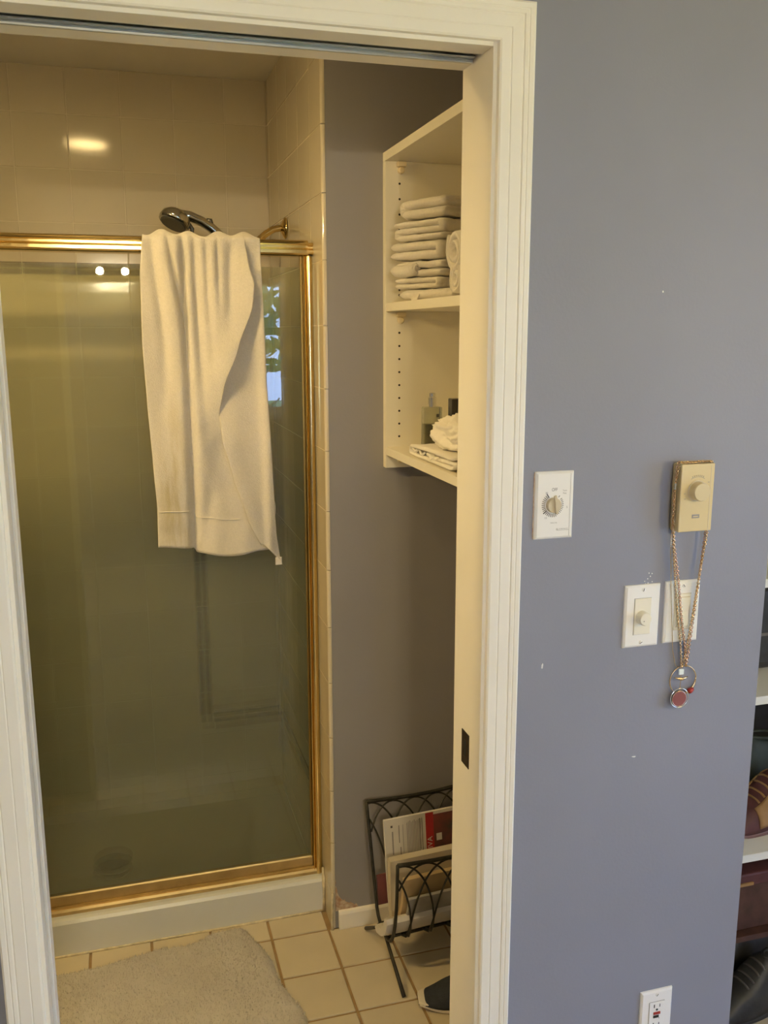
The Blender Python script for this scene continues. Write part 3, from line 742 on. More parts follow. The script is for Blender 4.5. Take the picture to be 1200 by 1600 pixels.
c = MB().lathe([(0.007, 0), (0.007, 0.008)], (0.106, 0.812, 1.300), '-y', 14).build('shelf_clip', 'clip_plastic', cu)

# folded towels
def ribbon_path(path, n=6):
    """round a polyline"""
    out = [Vector(path[0])]
    for a, b, c in zip(path[:-2], path[1:-1], path[2:]):
        a, b, c = Vector(a), Vector(b), Vector(c)
        r = min((a-b).length, (c-b).length)*0.49
        p0 = b+(a-b).normalized()*r; p2 = b+(c-b).normalized()*r
        for k in range(n+1):
            t = k/n; out.append(p0*(1-t)**2+b*2*t*(1-t)+p2*t*t)
    out.append(Vector(path[-1])); return out
def resample(P, d):
    out = [P[0]]; acc = 0
    for a, b in zip(P[:-1], P[1:]):
        L = (b-a).length; n = max(1, int(round(L/d)))
        for k in range(1, n+1): out.append(a+(b-a)*k/n)
    return out
def ribbon(path2d, th, x0, x1, nx=14, seed=0, amp=0.003, round_front=True, nscale=30):
    """thick sheet following a path in the (y,z) plane, running from x0 to x1"""
    P = resample([Vector((p[0], p[1])) for p in path2d], 0.012)
    # remove duplicates
    Q = [P[0]]
    for p in P[1:]:
        if (p-Q[-1]).length > 1e-4: Q.append(p)
    P = Q; n = len(P)
    N = []
    for i in range(n):
        t = (P[min(i+1, n-1)]-P[max(i-1, 0)]).normalized(); N.append(Vector((-t.y, t.x)))
    loop = []
    for i in range(n): loop.append((P[i], N[i], 1))
    tl = (P[-1]-P[-2]).normalized(); loop.append((P[-1]+tl*th*0.45, N[-1], 0))
    for i in range(n-1, -1, -1): loop.append((P[i], N[i], -1))
    t0 = (P[0]-P[1]).normalized(); loop.append((P[0]+t0*th*0.45, N[0], 0))
    m = MB(); nl = len(loop); vs = []
    for j in range(nx+1):
        t = j/nx; x = x0+(x1-x0)*t
        dx = (x-x0)
        k = 1.0
        if round_front:
            e = min(dx, x1-x)/0.012
            k = 0.55+0.45*math.sqrt(max(0.0, 1-(1-min(1, e))**2))
        for p, nn, s in loop:
            q = p+nn*(s*th/2*k)
            nz = mnoise.noise(Vector((x*nscale+seed*7.3, q.x*nscale, q.y*nscale)))
            n2 = mnoise.noise(Vector((x*nscale*3+seed*3.3, q.x*nscale*3, q.y*nscale*3)))
            off = nn*s*amp*(nz+0.4*n2)
            vs.append((x+ (amp*1.5*nz if j in (0, 1) else 0), q.x+off.x, q.y+off.y))
    fs = [(j*nl+i, j*nl+(i+1) % nl, (j+1)*nl+(i+1) % nl, (j+1)*nl+i) for j in range(nx) for i in range(nl)]
    # end caps as quad strips
    for base, rev in ((0, False), (nx*nl, True)):
        for i in range(n-1):
            a, b_ = base+i, base+i+1
            c_, d_ = base+(2*n)-(i+1), base+(2*n)-i
            f = (a, b_, c_, d_); fs.append(f if rev else f[::-1])
        fs.append((base+n-1, base+n, base+n+1)); fs.append((base, base+2*n, base+2*n+1))
    return m.add(vs, fs)
def zigzag(ya, yb, z0, layers, sp, start_far=True, sag=0.0):
    """folded sheet, ya near, yb far end; returns rounded (y,z) path"""
    pts = []; far = start_far
    for k in range(layers):
        z = z0+k*sp
        a, b = (yb, ya) if far else (ya, yb)
        pts += [(a, z), ((a+b)/2, z+sag*(1 if k else 0)), (b, z)]; far = not far
    return ribbon_path(pts)
TG = 'folded white towels on the middle shelf'
TA = math.radians(25)
TO = Vector((0.132, 0.600, 0))            # near corner of the stack; it stands askew on the shelf
def folded(label, n0, f1, z0, layers, th, d0=0.0, d1=0.195, far=True, seed=0, m='terry', sag=0.0):
    path = zigzag(n0, f1, z0+th/2, layers, th*0.98, far, sag)
    o = ribbon(path, th*0.96, d0, d1, 12, seed, 0.0030, True, 42).build('folded_towel', m, None, smooth=True)
    o.location = TO; o.rotation_euler = (0, 0, TA)
    return tag(o, label, 'towel', TG)
Z0 = 1.6862
T1 = folded('lowest folded white towel, its corner drooping over the shelf edge', -0.045, 0.112, Z0, 1, 0.024, -0.010, 0.185, seed=1)
folded('thin folded white towel, second from the bottom of the stack', 0.002, 0.136, Z0+0.0252, 2, 0.0128, -0.006, 0.185, True, 2)
folded('folded white towel with a rolled edge, in the lower middle of the stack', 0.0, 0.140, Z0+0.0520, 2, 0.018, 0.0, 0.185, False, 3)
folded('plump folded white towel, third from the top of the stack', 0.004, 0.152, Z0+0.0895, 2, 0.0205, -0.004, 0.185, True, 4)
folded('folded white towel of three layers, second from the top of the stack', 0.0, 0.146, Z0+0.1320, 3, 0.0150, 0.0, 0.185, False, 5)
folded('topmost folded white towel of the stack', -0.004, 0.126, Z0+0.1790, 2, 0.0220, 0.0, 0.185, False, 6)
m = MB(); P = [Vector((-0.002, y, 1.7550+0.004*math.sin(y*40))) for y in (0.072, 0.09, 0.11, 0.125, 0.140, 0.152)]
m.tube(P, [0.013, 0.0145, 0.0145, 0.014, 0.013, 0.008], 14)
o = m.build('rolled_washcloth', 'terry', None, smooth=True); o.location = TO; o.rotation_euler = (0, 0, TA)
tag(o, 'small rolled white washcloth tucked into the left side of the towel stack', 'washcloth')
MB().torus((-0.002, 0.0715, 1.7555), 0.0075, 0.0034, (0, 1, 0), 18, 6).build('roll_end', 'terry', o, smooth=True, local=True)
# drooping corner of the lowest towel
MB().add([(-0.0125, 0.080, 1.692), (-0.0125, 0.055, 1.692), (-0.0135, 0.068, 1.668), (-0.006, 0.080, 1.702), (-0.006, 0.055, 1.702)], [(0, 1, 2), (0, 3, 4, 1)]).build('towel_corner', 'terry', T1, solid=0.003, local=True)
# two rolled towels nearer the camera
def rolled(label, yc, zc, r, seed):
    P = []
    for k in range(34):
        a = -k/33*2*PI*1.85+0.6; rr = r*(1.0-0.62*k/33)-0.004
        P.append((yc+math.cos(a)*rr, zc+math.sin(a)*rr))
    o = ribbon(P, r*0.32, 0.088, 0.29, 10, seed, 0.003).build('rolled_towel', 'terry', None, smooth=True)
    return tag(o, label, 'towel', 'rolled white towels beside the stack')
rolled('upper of the two rolled white towels beside the folded stack', 0.397, 1.776, 0.046, 11)
rolled('lower of the two rolled white towels beside the folded stack', 0.386, 1.7215, 0.036, 12)

# bottom shelf items
ZS = 1.3345
pb = thing('perfume_bottle', 'clear square perfume bottle with a silver sprayer and some green liquid', 'perfume bottle', (0.150, 0.70, ZS))
MB().box(0.128, 0.174, 0.688, 0.712, ZS, ZS+0.106).build('bottle', 'bottle_glass', pb, bevel=0.003)
MB().box(0.1305, 0.1715, 0.6905, 0.7095, ZS+0.004, ZS+0.066).build('liquid', 'perfume_liquid', pb)
MB().lathe([(0.0085, 0.106), (0.0085, 0.112), (0.0095, 0.112), (0.0095, 0.128), (0.0075, 0.130), (0.0075, 0.138), (0.006, 0.1395)], (0.152, 0.70, ZS), 'z', 20).build('sprayer', 'silver', pb, smooth=False)
MB().box(0.158, 0.165, 0.6872, 0.6878, ZS+0.082, ZS+0.090).build('label', 'ink', pb)
MB().box(0.150, 0.170, 0.6872, 0.6878, ZS+0.0765, ZS+0.0772).build('print_line', 'ink_soft', pb)
db = thing('cologne_bottle', 'dark square cologne bottle half hidden behind the jamb', 'cologne bottle', (0.185, 0.60, ZS))
MB().box(0.160, 0.205, 0.586, 0.614, ZS, ZS+0.078).build('bottle', 'bottle_glass', db, bevel=0.002)
MB().box(0.160, 0.205, 0.586, 0.614, ZS+0.0805, ZS+0.132).build('cap', 'dark_bottle', db, bevel=0.002)
MB().box(0.172, 0.193, 0.592, 0.608, ZS+0.078, ZS+0.0805).build('neck', 'silver', db)
text('M', 0.014, (0.178, 0.5855, ZS+0.066), 'ink', db); text('N', 0.014, (0.178, 0.5855, ZS+0.048), 'ink', db)

# folded cloth and crumpled cloth
fc = ribbon(ribbon_path([(0.375, ZS+0.026), (0.50, ZS+0.027), (0.648, ZS+0.022), (0.652, ZS+0.006), (0.60, ZS+0.005), (0.50, ZS+0.006), (0.37, ZS+0.006), (0.358, ZS+0.016), (0.40, ZS+0.017), (0.47, ZS+0.013), (0.53, ZS+0.017)], 4),
            0.0065, 0.080, 0.25, 14, 21, 0.0016, False, 45).build('folded_cloth', 'cloth', None, smooth=True)
tag(fc, 'flat folded white cloth lying at the front of the lowest shelf', 'cloth')
for y in (0.425, 0.47, 0.50, 0.565, 0.615):
    MB().tube([(0.083, y-0.018, ZS+0.018), (0.0815, y, ZS+0.011+0.003*math.sin(y*300)), (0.083, y+0.018, ZS+0.018)], 0.003, 6).build('inner_fold', 'cloth', fc, smooth=True)
bm = bmesh.new(); bmesh.ops.create_icosphere(bm, subdivisions=5, radius=1.0)
for v in bm.verts:
    n = v.co.normalized(); p = n*1.9
    rid = 0.0
    for oc, (sc_, am) in enumerate(((1.0, 0.34), (2.1, 0.20), (4.3, 0.085))):
        q = mnoise.noise(Vector((p.x*sc_+4.2+oc*9, p.y*sc_+1.3, p.z*sc_+7.7)))
        rid += am*(1-2.4*abs(q))
    s = 0.80+rid*0.62
    v.co = Vector((n.x*0.062*s, n.y*0.118*s, n.z*0.043*s))
zmin = 0.0
for v in bm.verts:
    v.co += Vector((0.155, 0.487, ZS+0.0610))
    if v.co.z < ZS+0.033: v.co.z = ZS+0.033+0.002*mnoise.noise(v.co*60)
    if v.co.x < 0.088: v.co.x = 0.088+(v.co.x-0.088)*0.3
me = bpy.data.meshes.new('crumpled_cloth'); bm.to_mesh(me); bm.free(); me.polygons.foreach_set('use_smooth', [True]*len(me.polygons))
tag(link_mesh('crumpled_cloth', me, 'cloth'), 'crumpled white cloth heaped on the folded one below the perfume', 'cloth')

# ------------------------------------------------------------------ bath mat
A = Vector((-0.300, 0.907)); U_ = Vector((-0.992, -0.115)).normalized(); V_ = Vector((0.21, -0.978)).normalized()
LU, LV = 0.74, 0.56
bmat = thing('bath_mat', 'fluffy off-white bath mat lying in front of the shower curb', 'bath mat', (A.x+U_.x*LU/2+V_.x*LV/2, A.y+U_.y*LU/2+V_.y*LV/2, 0))
def mat_xy(u, v):
    # rounded corners and a slightly wavy outline
    cu_, cv = u-0.5, v-0.5
    k = 1-0.05*(abs(cu_*2)**8)*(abs(cv*2)**8)
    p = A+U_*LU*(0.5+cu_*k)+V_*LV*(0.5+cv*k)
    p = p+V_*(0.014*sst(0.10, 0.22, u)*(1-v)**3 - 0.004*math.sin(u*21)*(1-v)**2) + U_*(0.006*math.sin(v*17)*(1-u)**2)
    return p
def mat_h(u, v):
    p = mat_xy(u, v)
    e = min(u*LU, (1-u)*LU, v*LV, (1-v)*LV)
    return 0.016*math.sqrt(min(1, e/0.02))+0.004*mnoise.noise(Vector((p.x*14, p.y*14, 0)))+0.0035*mnoise.noise(Vector((p.x*40, p.y*40, 4)))+0.002
def mfn(u, v):
    p = mat_xy(u, v); return (p.x, p.y, max(0.001, mat_h(u, v)))
m = MB().grid(mfn, 90, 70)
nb = len(m.v)
m.build('backing', 'mat_pile', bmat, smooth=True)
rr = random.Random(3); m = MB()
for k in range(26000):
    u, v = rr.random(), rr.random(); p = mat_xy(u, v); h = mat_h(u, v)
    q = rr.uniform(0, 2*PI); L = rr.uniform(0.005, 0.011); t = rr.uniform(0.2, 1.1)
    ex = 0.0016
    base = Vector((p.x, p.y, max(0.001, h-0.003)))
    tip = base+Vector((math.cos(q)*math.sin(t)*L, math.sin(q)*math.sin(t)*L, math.cos(t)*L))
    s = Vector((-math.sin(q), math.cos(q), 0))*ex
    f = Vector((math.cos(q), math.sin(q), 0))*ex
    m.add([base-s, base+s, base+f*1.2, tip], [(0, 1, 3), (1, 2, 3), (2, 0, 3)])
o = m.build('pile', 'mat_pile', bmat); o['kind'] = 'stuff'

# ------------------------------------------------------------------ magazine rack (local frame: x along its length, -y to the front)
RX0, RY0, RA_ = 0.020, 0.668, math.radians(4.5)
rk = thing('magazine_rack', 'black wrought iron magazine rack with arched lattice sides', 'magazine rack', (RX0, RY0, 0), RA_)
RL = 0.315
FR = ribbon_path([(-0.018, 0.082), (-0.052, 0.092), (-0.078, 0.140), (-0.092, 0.22), (-0.098, 0.335)], 8)
BK = ribbon_path([(0.024, 0.096), (0.046, 0.112), (0.070, 0.19), (0.100, 0.29), (0.130, 0.388)], 8)
def along(P, s):
    L = [0]
    for a, b in zip(P[:-1], P[1:]): L.append(L[-1]+(b-a).length)
    d = s*L[-1]
    for i in range(len(P)-1):
        if d <= L[i+1] or i == len(P)-2:
            t = (d-L[i])/max(1e-9, L[i+1]-L[i]); return P[i]+(P[i+1]-P[i])*min(1, max(0, t))
def pan(P, x, s, sag=0.0):
    q = along(P, s); return Vector((x, q.x, q.y - sag*math.sin(PI*x/RL)*s))
for P, nm in ((FR, 'front'), (BK, 'back')):
    sag = 0.008
    for x in (0.0, RL):
        MB().tube([pan(P, x, k/16) for k in range(17)], 0.0045, 8).build('post', 'iron', rk, smooth=True, local=True)
    MB().tube([pan(P, RL*k/20, 1.0, sag) for k in range(21)], 0.0052, 8).build('top_rail', 'iron', rk, smooth=True, local=True)
    MB().tube([pan(P, RL*k/10, 0.0) for k in range(11)], 0.0042, 8).build('bottom_rail', 'iron', rk, smooth=True, local=True)
    sp_ = 0.0625; a = 0.098
    for i in range(-1, 7):
        xc = 0.012+sp_*i; seg = []; 
        for k in range(33):
            q = PI*k/32; x = xc-a*math.cos(q); s = math.sin(q)**0.8
            if 0.001 <= x <= RL-0.001: seg.append(pan(P, x, s*0.985, sag))
        if len(seg) > 3: MB().tube(seg, 0.0026, 6).build('arch', 'iron', rk, smooth=True, local=True)
for x in (0.0, RL):
    MB().tube([(x, -0.018, 0.082), (x, -0.060, 0.056), (x, -0.143, 0.004)], [0.0045, 0.0045, 0.0055], 8).build('leg', 'iron', rk, smooth=True, local=True)
    MB().tube([(x, 0.024, 0.096), (x, 0.062, 0.058), (x, 0.138, 0.004)], [0.0045, 0.0045, 0.0055], 8).build('leg', 'iron', rk, smooth=True, local=True)
    MB().tube([(x, -0.018, 0.082), (x, 0.024, 0.096)], 0.0042, 8).build('cross_bar', 'iron', rk, smooth=True, local=True)

def mag(label, path, th, x0, x1, m_, name='magazine'):
    o = thing(name, label, 'magazine', (RX0, RY0, 0), RA_, group='magazines in the iron rack')
    P = ribbon_path(path, 5)
    ribbon(P, th, x0, x1, 6, 5, 0.0005, False).build('pages', m_, o, local=True)
    return o
# back-cover magazine leaning on the back lattice
b0, b1 = Vector((0.040, 0.115)), Vector((0.082, 0.352))
mg = mag('magazine with a printed letter and red strip, leaning on the back lattice', [tuple(b0), tuple((b0+b1)/2+Vector((0.004, 0))), tuple(b1)], 0.006, 0.030, 0.300, 'paper_white')
dirv = (b1-b0).normalized(); nrm = Vector((-dirv.y, dirv.x))     # towards -y (front)
def on_cover(x, s, lift):                   # s: height 0..1 along the page
    p = b0+(b1-b0)*s + Vector((0.004, 0))*math.sin(PI*s)*0.9 + nrm*(0.0034+lift)
    return (x, p.x, p.y)
def patch(nm, m_, x0, x1, s0, s1, lift=0.0004, lab=None):
    q = MB()
    q.grid(lambda u, v: on_cover(x0+(x1-x0)*u, s0+(s1-s0)*v, lift), 1, 6)
    o = q.build(nm, m_, mg, local=True, solid=0.0002)
    if lab: o['label'] = lab
    return o
patch('letter_page', 'paper_white', 0.0305, 0.148, 0.02, 0.995)
patch('red_strip', 'paper_red', 0.148, 0.171, 0.02, 0.995, 0.0005)
patch('cover_picture', 'cover_photo', 0.171, 0.2995, 0.02, 0.965, 0.0004)
patch('picture_highlight', 'paper_white', 0.178, 0.194, 0.66, 0.74, 0.0008)
for i in range(9): patch('text_line', 'ink_soft', 0.094+i*0.0042, 0.0956+i*0.0042, 0.56, 0.93+0.01*(i % 3), 0.0007)
patch('text_line', 'ink', 0.0705, 0.0722, 0.72, 0.92, 0.0007); patch('text_line', 'ink', 0.0735, 0.0752, 0.56, 0.67, 0.0007)
patch('text_line', 'ink', 0.131, 0.1328, 0.60, 0.955, 0.0007); patch('text_line', 'ink', 0.137, 0.1385, 0.52, 0.955, 0.0007)
patch('text_line', 'ink_soft', 0.082, 0.0832, 0.60, 0.92, 0.0007); patch('text_line', 'ink_soft', 0.051, 0.0545, 0.60, 0.86, 0.0007)
patch('emblem', 'ink', 0.048, 0.0535, 0.905, 0.93, 0.0007)
tcu = bpy.data.curves.new('t', 'FONT'); tcu.body = 'VIVA'; tcu.size = 0.021; tcu.align_x = 'LEFT'; tcu.align_y = 'CENTER'
to = bpy.data.objects.new('t', tcu); tme = bpy.data.meshes.new_from_object(to); bpy.data.objects.remove(to); bpy.data.curves.remove(tcu)
for v in tme.vertices:
    q = on_cover(0.1595-v.co.y, 0.535+v.co.x/0.24, 0.0009); v.co = q
tme.materials.clear(); tme.materials.append(MATS['paper_white']); lo = bpy.data.objects.new('lettering', tme); COL.objects.link(lo); lo.parent = mg
mag('maroon magazine low at the left end of the rack', [(0.062, 0.125), (0.076, 0.20)], 0.006, 0.008, 0.30, 'paper_maroon')
mag('thick cream catalogue standing in the middle of the rack', [(0.018, 0.112), (0.026, 0.18), (0.030, 0.268)], 0.020, 0.026, 0.300, 'paper_cream')
mag('tan covered magazine behind the front lattice', [(-0.014, 0.125), (-0.040, 0.18), (-0.052, 0.262)], 0.012, 0.034, 0.300, 'paper_tan')
mag('grey magazine against the front lattice', [(-0.030, 0.115), (-0.060, 0.165), (-0.072, 0.218)], 0.008, 0.040, 0.300, 'paper_grey')
pg = mag('pale newspaper folded in the bottom of the rack, poking out at the left', [(0.014, 0.092), (-0.022, 0.102), (-0.046, 0.128), (-0.058, 0.158)], 0.020, -0.016, 0.290, 'paper_white', 'newspaper')
mag('thin cream leaflet lying against the newspaper', [(0.008, 0.108), (-0.014, 0.116), (-0.034, 0.140)], 0.004, 0.006, 0.28, 'paper_cream', 'leaflet')

# ------------------------------------------------------------------ shoes
def shoe(label, loc, rotz, L, W, H, upper, sole, group=None, toe=0.5, lace='ink', panel=None, opening=True, name='shoe', lacing=True):
    """local frame: toe tip at x=0, heel at x=L"""
    t = thing(name, label, 'shoe', loc, rotz, group)
    def half(u):      # half width along the length
        return W/2*(math.sin(PI*min(1, (u*0.94+0.035)))**0.42)*(1.0-0.16*sst(0.35, 0.75, u)+0.04*sst(0.75, 1, u))
    def bend(u): return 0.012*math.sin(PI*u)*0.6
    ns = 26
    pts = [(L*k/ns, half(k/ns)+bend(k/ns)) for k in range(ns+1)] + [(L*k/ns, -half(k/ns)+bend(k/ns)) for k in range(ns, -1, -1)]
    def rise(u): return 0.010*sst(0.22, 0.0, u)+0.003*sst(0.85, 1, u)
    m = MB(); n = len(pts)
    vs = [(x, y*1.03, rise(x/L)) for x, y in pts]+[(x, y*1.05, rise(x/L)*0.6+0.008+0.006*sst(.3, .9, x/L)) for x, y in pts]+[(x, y*0.98, rise(x/L)*0.6+0.014+0.010*sst(.3, .9, x/L)) for x, y in pts]
    fs = [(j*n+k, j*n+(k+1) % n, (j+1)*n+(k+1) % n, (j+1)*n+k) for j in range(2) for k in range(n)]+[tuple(range(n)), tuple(range(2*n, 3*n))]
    m.add(vs, fs).build('sole', sole, t, smooth=False, local=True, bevel=0.002)
    def hh(u): return H*(0.36+0.22*sst(0.05, 0.35, u)+0.42*sst(0.30, 0.62, u)-0.10*sst(0.62, 0.8, u)+0.08*sst(0.85, 1, u))*(math.sin(PI*min(0.5, u*1.5+0.10)) if u < 0.3 else 1)
    def fn(u, v):
        a = PI*v; w = half(u)*1.0; b = bend(u); base = rise(u)*0.6+0.009+0.007*sst(.2, .6, u)
        cy = math.cos(a); sz = math.sin(a)
        sg = 1 if cy >= 0 else -1
        return (L*u, b+sg*w*abs(cy)**0.75, base+(hh(u)-0.016)*sz**0.85)
    MB().grid(fn, 30, 18).build('upper', upper, t, smooth=True, local=True, solid=0.003)
    if opening:
        q = MB()
        q.lathe([(0.5, 0), (1.0, 0.0)], (0, 0, 0), 'z', 20, cap=False)
        P = []
        for k in range(22):
            a = 2*PI*k/22; P.append((L*0.76+L*0.165*math.cos(a), bend(0.76)+W*0.21*math.sin(a), H*(0.955-0.03*math.cos(a))))
        MB().add(P, [tuple(range(22))]).build('opening', 'slot', t, local=True)
        MB().tube(P, 0.005, 8, closed=True).build('collar', upper, t, smooth=True, local=True)
    if lacing:
        for k in range(4):
            u = 0.36+0.055*k
            P = []
            for i in range(7):
                v = 0.36+0.28*i/6; x, y, z = fn(u, v); P.append((x, y, z+0.003))
            MB().tube(P, 0.0028, 6).build('lace', lace, t, smooth=True, local=True)
    if panel:
        for va, vb in ((0.04, 0.36), (0.64, 0.96)):
            q = MB().grid(lambda u, v: Vector(fn(0.30+0.45*u, va+(vb-va)*v))*1.0+Vector((0, 0.002*(1 if va < 0.5 else -1), 0.001)), 10, 8)
            q.build('side_panel', panel, t, smooth=True, local=True, solid=0.004)
    return t
shoe('dark navy knit sneaker with a white sole beside the rack', (0.058, 0.497, 0.001), math.radians(-12), 0.275, 0.098, 0.098, 'navy_knit', 'sole_white', name='sneaker', lace='rubber_dark')

# ------------------------------------------------------------------ wall plates
def plate(root, x, z, W=0.070, H=0.1143, d=0.0055, m_='plate_white'):
    m = MB(); e = 0.004
    vs = [(x-W/2, 0, z-H/2), (x+W/2, 0, z-H/2), (x+W/2, 0, z+H/2), (x-W/2, 0, z+H/2),
          (x-W/2+0.0005, -d*0.55, z-H/2+0.0005), (x+W/2-0.0005, -d*0.55, z-H/2+0.0005), (x+W/2-0.0005, -d*0.55, z+H/2-0.0005), (x-W/2+0.0005, -d*0.55, z+H/2-0.0005),
          (x-W/2+e, -d, z-H/2+e), (x+W/2-e, -d, z-H/2+e), (x+W/2-e, -d, z+H/2-e), (x-W/2+e, -d, z+H/2-e)]
    fs = []
    for j in range(2):
        for k in range(4): fs.append((j*4+k, j*4+(k+1) % 4, j*4+4+(k+1) % 4, j*4+4+k))
    fs += [(8, 9, 10, 11), (3, 2, 1, 0)]
    return m.add(vs, fs).build('cover_plate', m_, root)
def screw(root, x, z, y, ang):
    s = MB().lathe([(0.0034, 0), (0.0034, 0.0008), (0.0024, 0.0014)], (x, y, z), '-y', 16).build('screw', 'plate_white', root)
    dx, dz = 0.0028*math.cos(ang), 0.0028*math.sin(ang); px, pz = -0.0005*math.sin(ang), 0.0005*math.cos(ang)
    MB().extrude([(x-dx-px, z-dz-pz), (x+dx-px, z+dz-pz), (x+dx+px, z+dz+pz), (x-dx+px, z-dz+pz)], y-0.0013, y-0.0017, 'y').build('screw_slot', 'slot', s)

# timer
TX, TZ = 0.123, 1.3323
tm = thing('timer_switch', 'white wall timer with a tan dial and black tick marks', 'timer switch', (TX, 0, TZ))
plate(tm, TX, TZ, d=0.0065)
MB().box(TX+0.0275, TX+0.0279, -0.0068, -0.0064, TZ-0.053, TZ+0.053).build('plate_groove', 'ink_soft', tm)
KX, KZ = TX-0.003, TZ+0.001
for k in range(31):
    a = math.radians(122+k*9.7)
    if 40 < (math.degrees(a) % 360) < 48: continue
    big = k in (0, 10)
    r0, r1, wd = 0.0145, 0.0208 if not big else 0.0225, 0.00052 if not big else 0.0009
    if k > 17: r0, r1 = 0.0155, 0.0192
    c, s = math.cos(a), math.sin(a)
    MB().extrude([(KX+c*r0-s*wd, KZ+s*r0+c*wd), (KX+c*r1-s*wd, KZ+s*r1+c*wd), (KX+c*r1+s*wd, KZ+s*r1-c*wd), (KX+c*r0+s*wd, KZ+s*r0-c*wd)], -0.0064, -0.0068, 'y').build('tick_mark', 'ink', tm)
kn = MB().lathe([(0.0128, 0), (0.0126, 0.006), (0.0118, 0.0075), (0.001, 0.0078)], (KX, -0.0065, KZ), '-y', 30).build('dial', 'knob_tan', tm, smooth=False)
# raised grip bar and pointer of the dial
MB().extrude([(KX-0.0035, KZ+0.0165), (KX+0.0010, KZ+0.0180), (KX+0.0045, KZ+0.006), (KX+0.0065, KZ-0.006), (KX+0.0040, KZ-0.0135), (KX+0.0005, KZ-0.0138), (KX-0.0005, KZ-0.004), (KX-0.0015, KZ+0.006)], -0.0140, -0.0180, 'y').build('grip', 'knob_tan', kn, bevel=0.001)
YT = -0.0068
text('OFF', 0.0075, (TX-0.001, YT, TZ+0.0265), 'ink', tm, sx=0.8)
text('30', 0.0048, (TX-0.0155, YT, TZ+0.0215), 'ink_soft', tm)
text('15', 0.0048, (TX-0.0160, YT, TZ-0.0205), 'ink_soft', tm)
text('5', 0.0048, (TX+0.0225, YT, TZ-0.004), 'ink_soft', tm)
text('Turn', 0.0040, (TX+0.0175, YT, TZ+0.0245), 'ink_soft', tm); text('Past', 0.0040, (TX+0.0175, YT, TZ+0.0200), 'ink_soft', tm)
text('MINUTES', 0.0030, (TX-0.001, YT, TZ-0.0295), 'ink_soft', tm)
text('INTERMATIC', 0.0030, (TX+0.0175, YT, TZ-0.0405), 'ink_soft', tm)
MB().box(TX+0.007, TX+0.027, -0.0068, -0.0064, TZ-0.0428, TZ-0.0424).build('logo_line', 'ink_soft', tm)
MB().torus((TX+0.0058, -0.0066, TZ-0.0410), 0.0014, 0.0003, (0, 1, 0), 16, 4).build('logo_ring', 'ink_soft', tm)

# dimmer
DX, DZ = 0.3006, 1.124
dm = thing('dimmer_switch', 'white wall plate with a round ivory dimmer knob', 'dimmer switch', (DX, 0, DZ))
plate(dm, DX, DZ)
MB().box(DX-0.0168, DX+0.0168, -0.0057, -0.0050, DZ-0.0334, DZ+0.0334).build('insert_gap', 'ink_soft', dm)
MB().box(DX-0.0162, DX+0.0162, -0.0072, -0.0050, DZ-0.0328, DZ+0.0328).build('insert', 'plate_ivory', dm, bevel=0.0006)
k2 = MB().lathe([(0.0120, 0), (0.0118, 0.012), (0.0105, 0.0145), (0.001, 0.015)], (DX-0.002, -0.0072, DZ-0.001), '-y', 30).build('knob', 'plate_ivory', dm, smooth=False)
MB().lathe([(0.001, 0), (0.001, 0.0004)], (DX-0.006, -0.0217, DZ-0.004), '-y', 8).build('index_dot', 'ink', k2)
screw(dm, DX, DZ+0.0484, -0.0055, 1.3); screw(dm, DX, DZ-0.0484, -0.0055, 0.5)
# rocker
SX, SZ = 0.3813, 1.1254
rs = thing('rocker_switch', 'white wall plate with a rocker switch behind hanging necklaces', 'light switch', (SX, 0, SZ))
plate(rs, SX, SZ)
MB().box(SX-0.0168, SX+0.0168, -0.0057, -0.0050, SZ-0.0334, SZ+0.0334).build('insert_gap', 'knob_tan', rs)
MB().box(SX-0.0162, SX+0.0162, -0.0068, -0.0050, SZ-0.0328, SZ+0.0328).build('insert', 'plate_ivory', rs, bevel=0.0006)
MB().extrude([(-0.0066, SZ-0.0265), (-0.0108, SZ-0.0260), (-0.0078, SZ), (-0.0088, SZ+0.0260), (-0.0066, SZ+0.0265)], SX-0.0125, SX+0.0125, 'x').build('rocker', 'plate_ivory', rs, bevel=0.0006)
MB().box(SX-0.0135, SX+0.0135, -0.0071, -0.0066, SZ+0.0262, SZ+0.0278).box(SX-0.0135, SX+0.0135, -0.0071, -0.0066, SZ-0.0278, SZ-0.0262).build('rocker_gap', 'knob_tan', rs)
screw(rs, SX, SZ+0.0484, -0.0055, 2.2); screw(rs, SX, SZ-0.0484, -0.0055, 0.4)
# outlet
OX, OZ = 0.3816, 0.2985
go = thing('wall_outlet', 'white ground fault outlet low on the blue wall', 'outlet', (OX, 0, OZ))
plate(go, OX, OZ)
MB().box(OX-0.0170, OX+0.0170, -0.0058, -0.0050, OZ-0.0336, OZ+0.0336).build('insert_gap', 'ink_soft', go)
MB().box(OX-0.0163, OX+0.0163, -0.0072, -0.0050, OZ-0.0328, OZ+0.0328).build('insert', 'plate_white', go, bevel=0.0006)
for s in (1, -1):
    zc = OZ+s*0.0205
    MB().box(OX-0.0072, OX-0.0052, -0.0074, -0.0070, zc+0.0005, zc+0.0080).build('slot', 'slot', go)
    MB().box(OX+0.0052, OX+0.0068, -0.0074, -0.0070, zc+0.0010, zc+0.0075).build('slot', 'slot', go)
    MB().lathe([(0.0024, 0), (0.0024, 0.0004)], (OX, -0.0070, zc-0.0042), '-y', 12).build('ground_hole', 'slot', go)
MB().box(OX-0.0075, OX+0.0075, -0.0086, -0.0070, OZ+0.0062, OZ+0.0115).build('reset_button', 'red_enamel', go, bevel=0.0004)
MB().box(OX-0.0075, OX+0.0045, -0.0086, -0.0070, OZ-0.0010, OZ+0.0043).build('test_button', 'slot', go, bevel=0.0004)
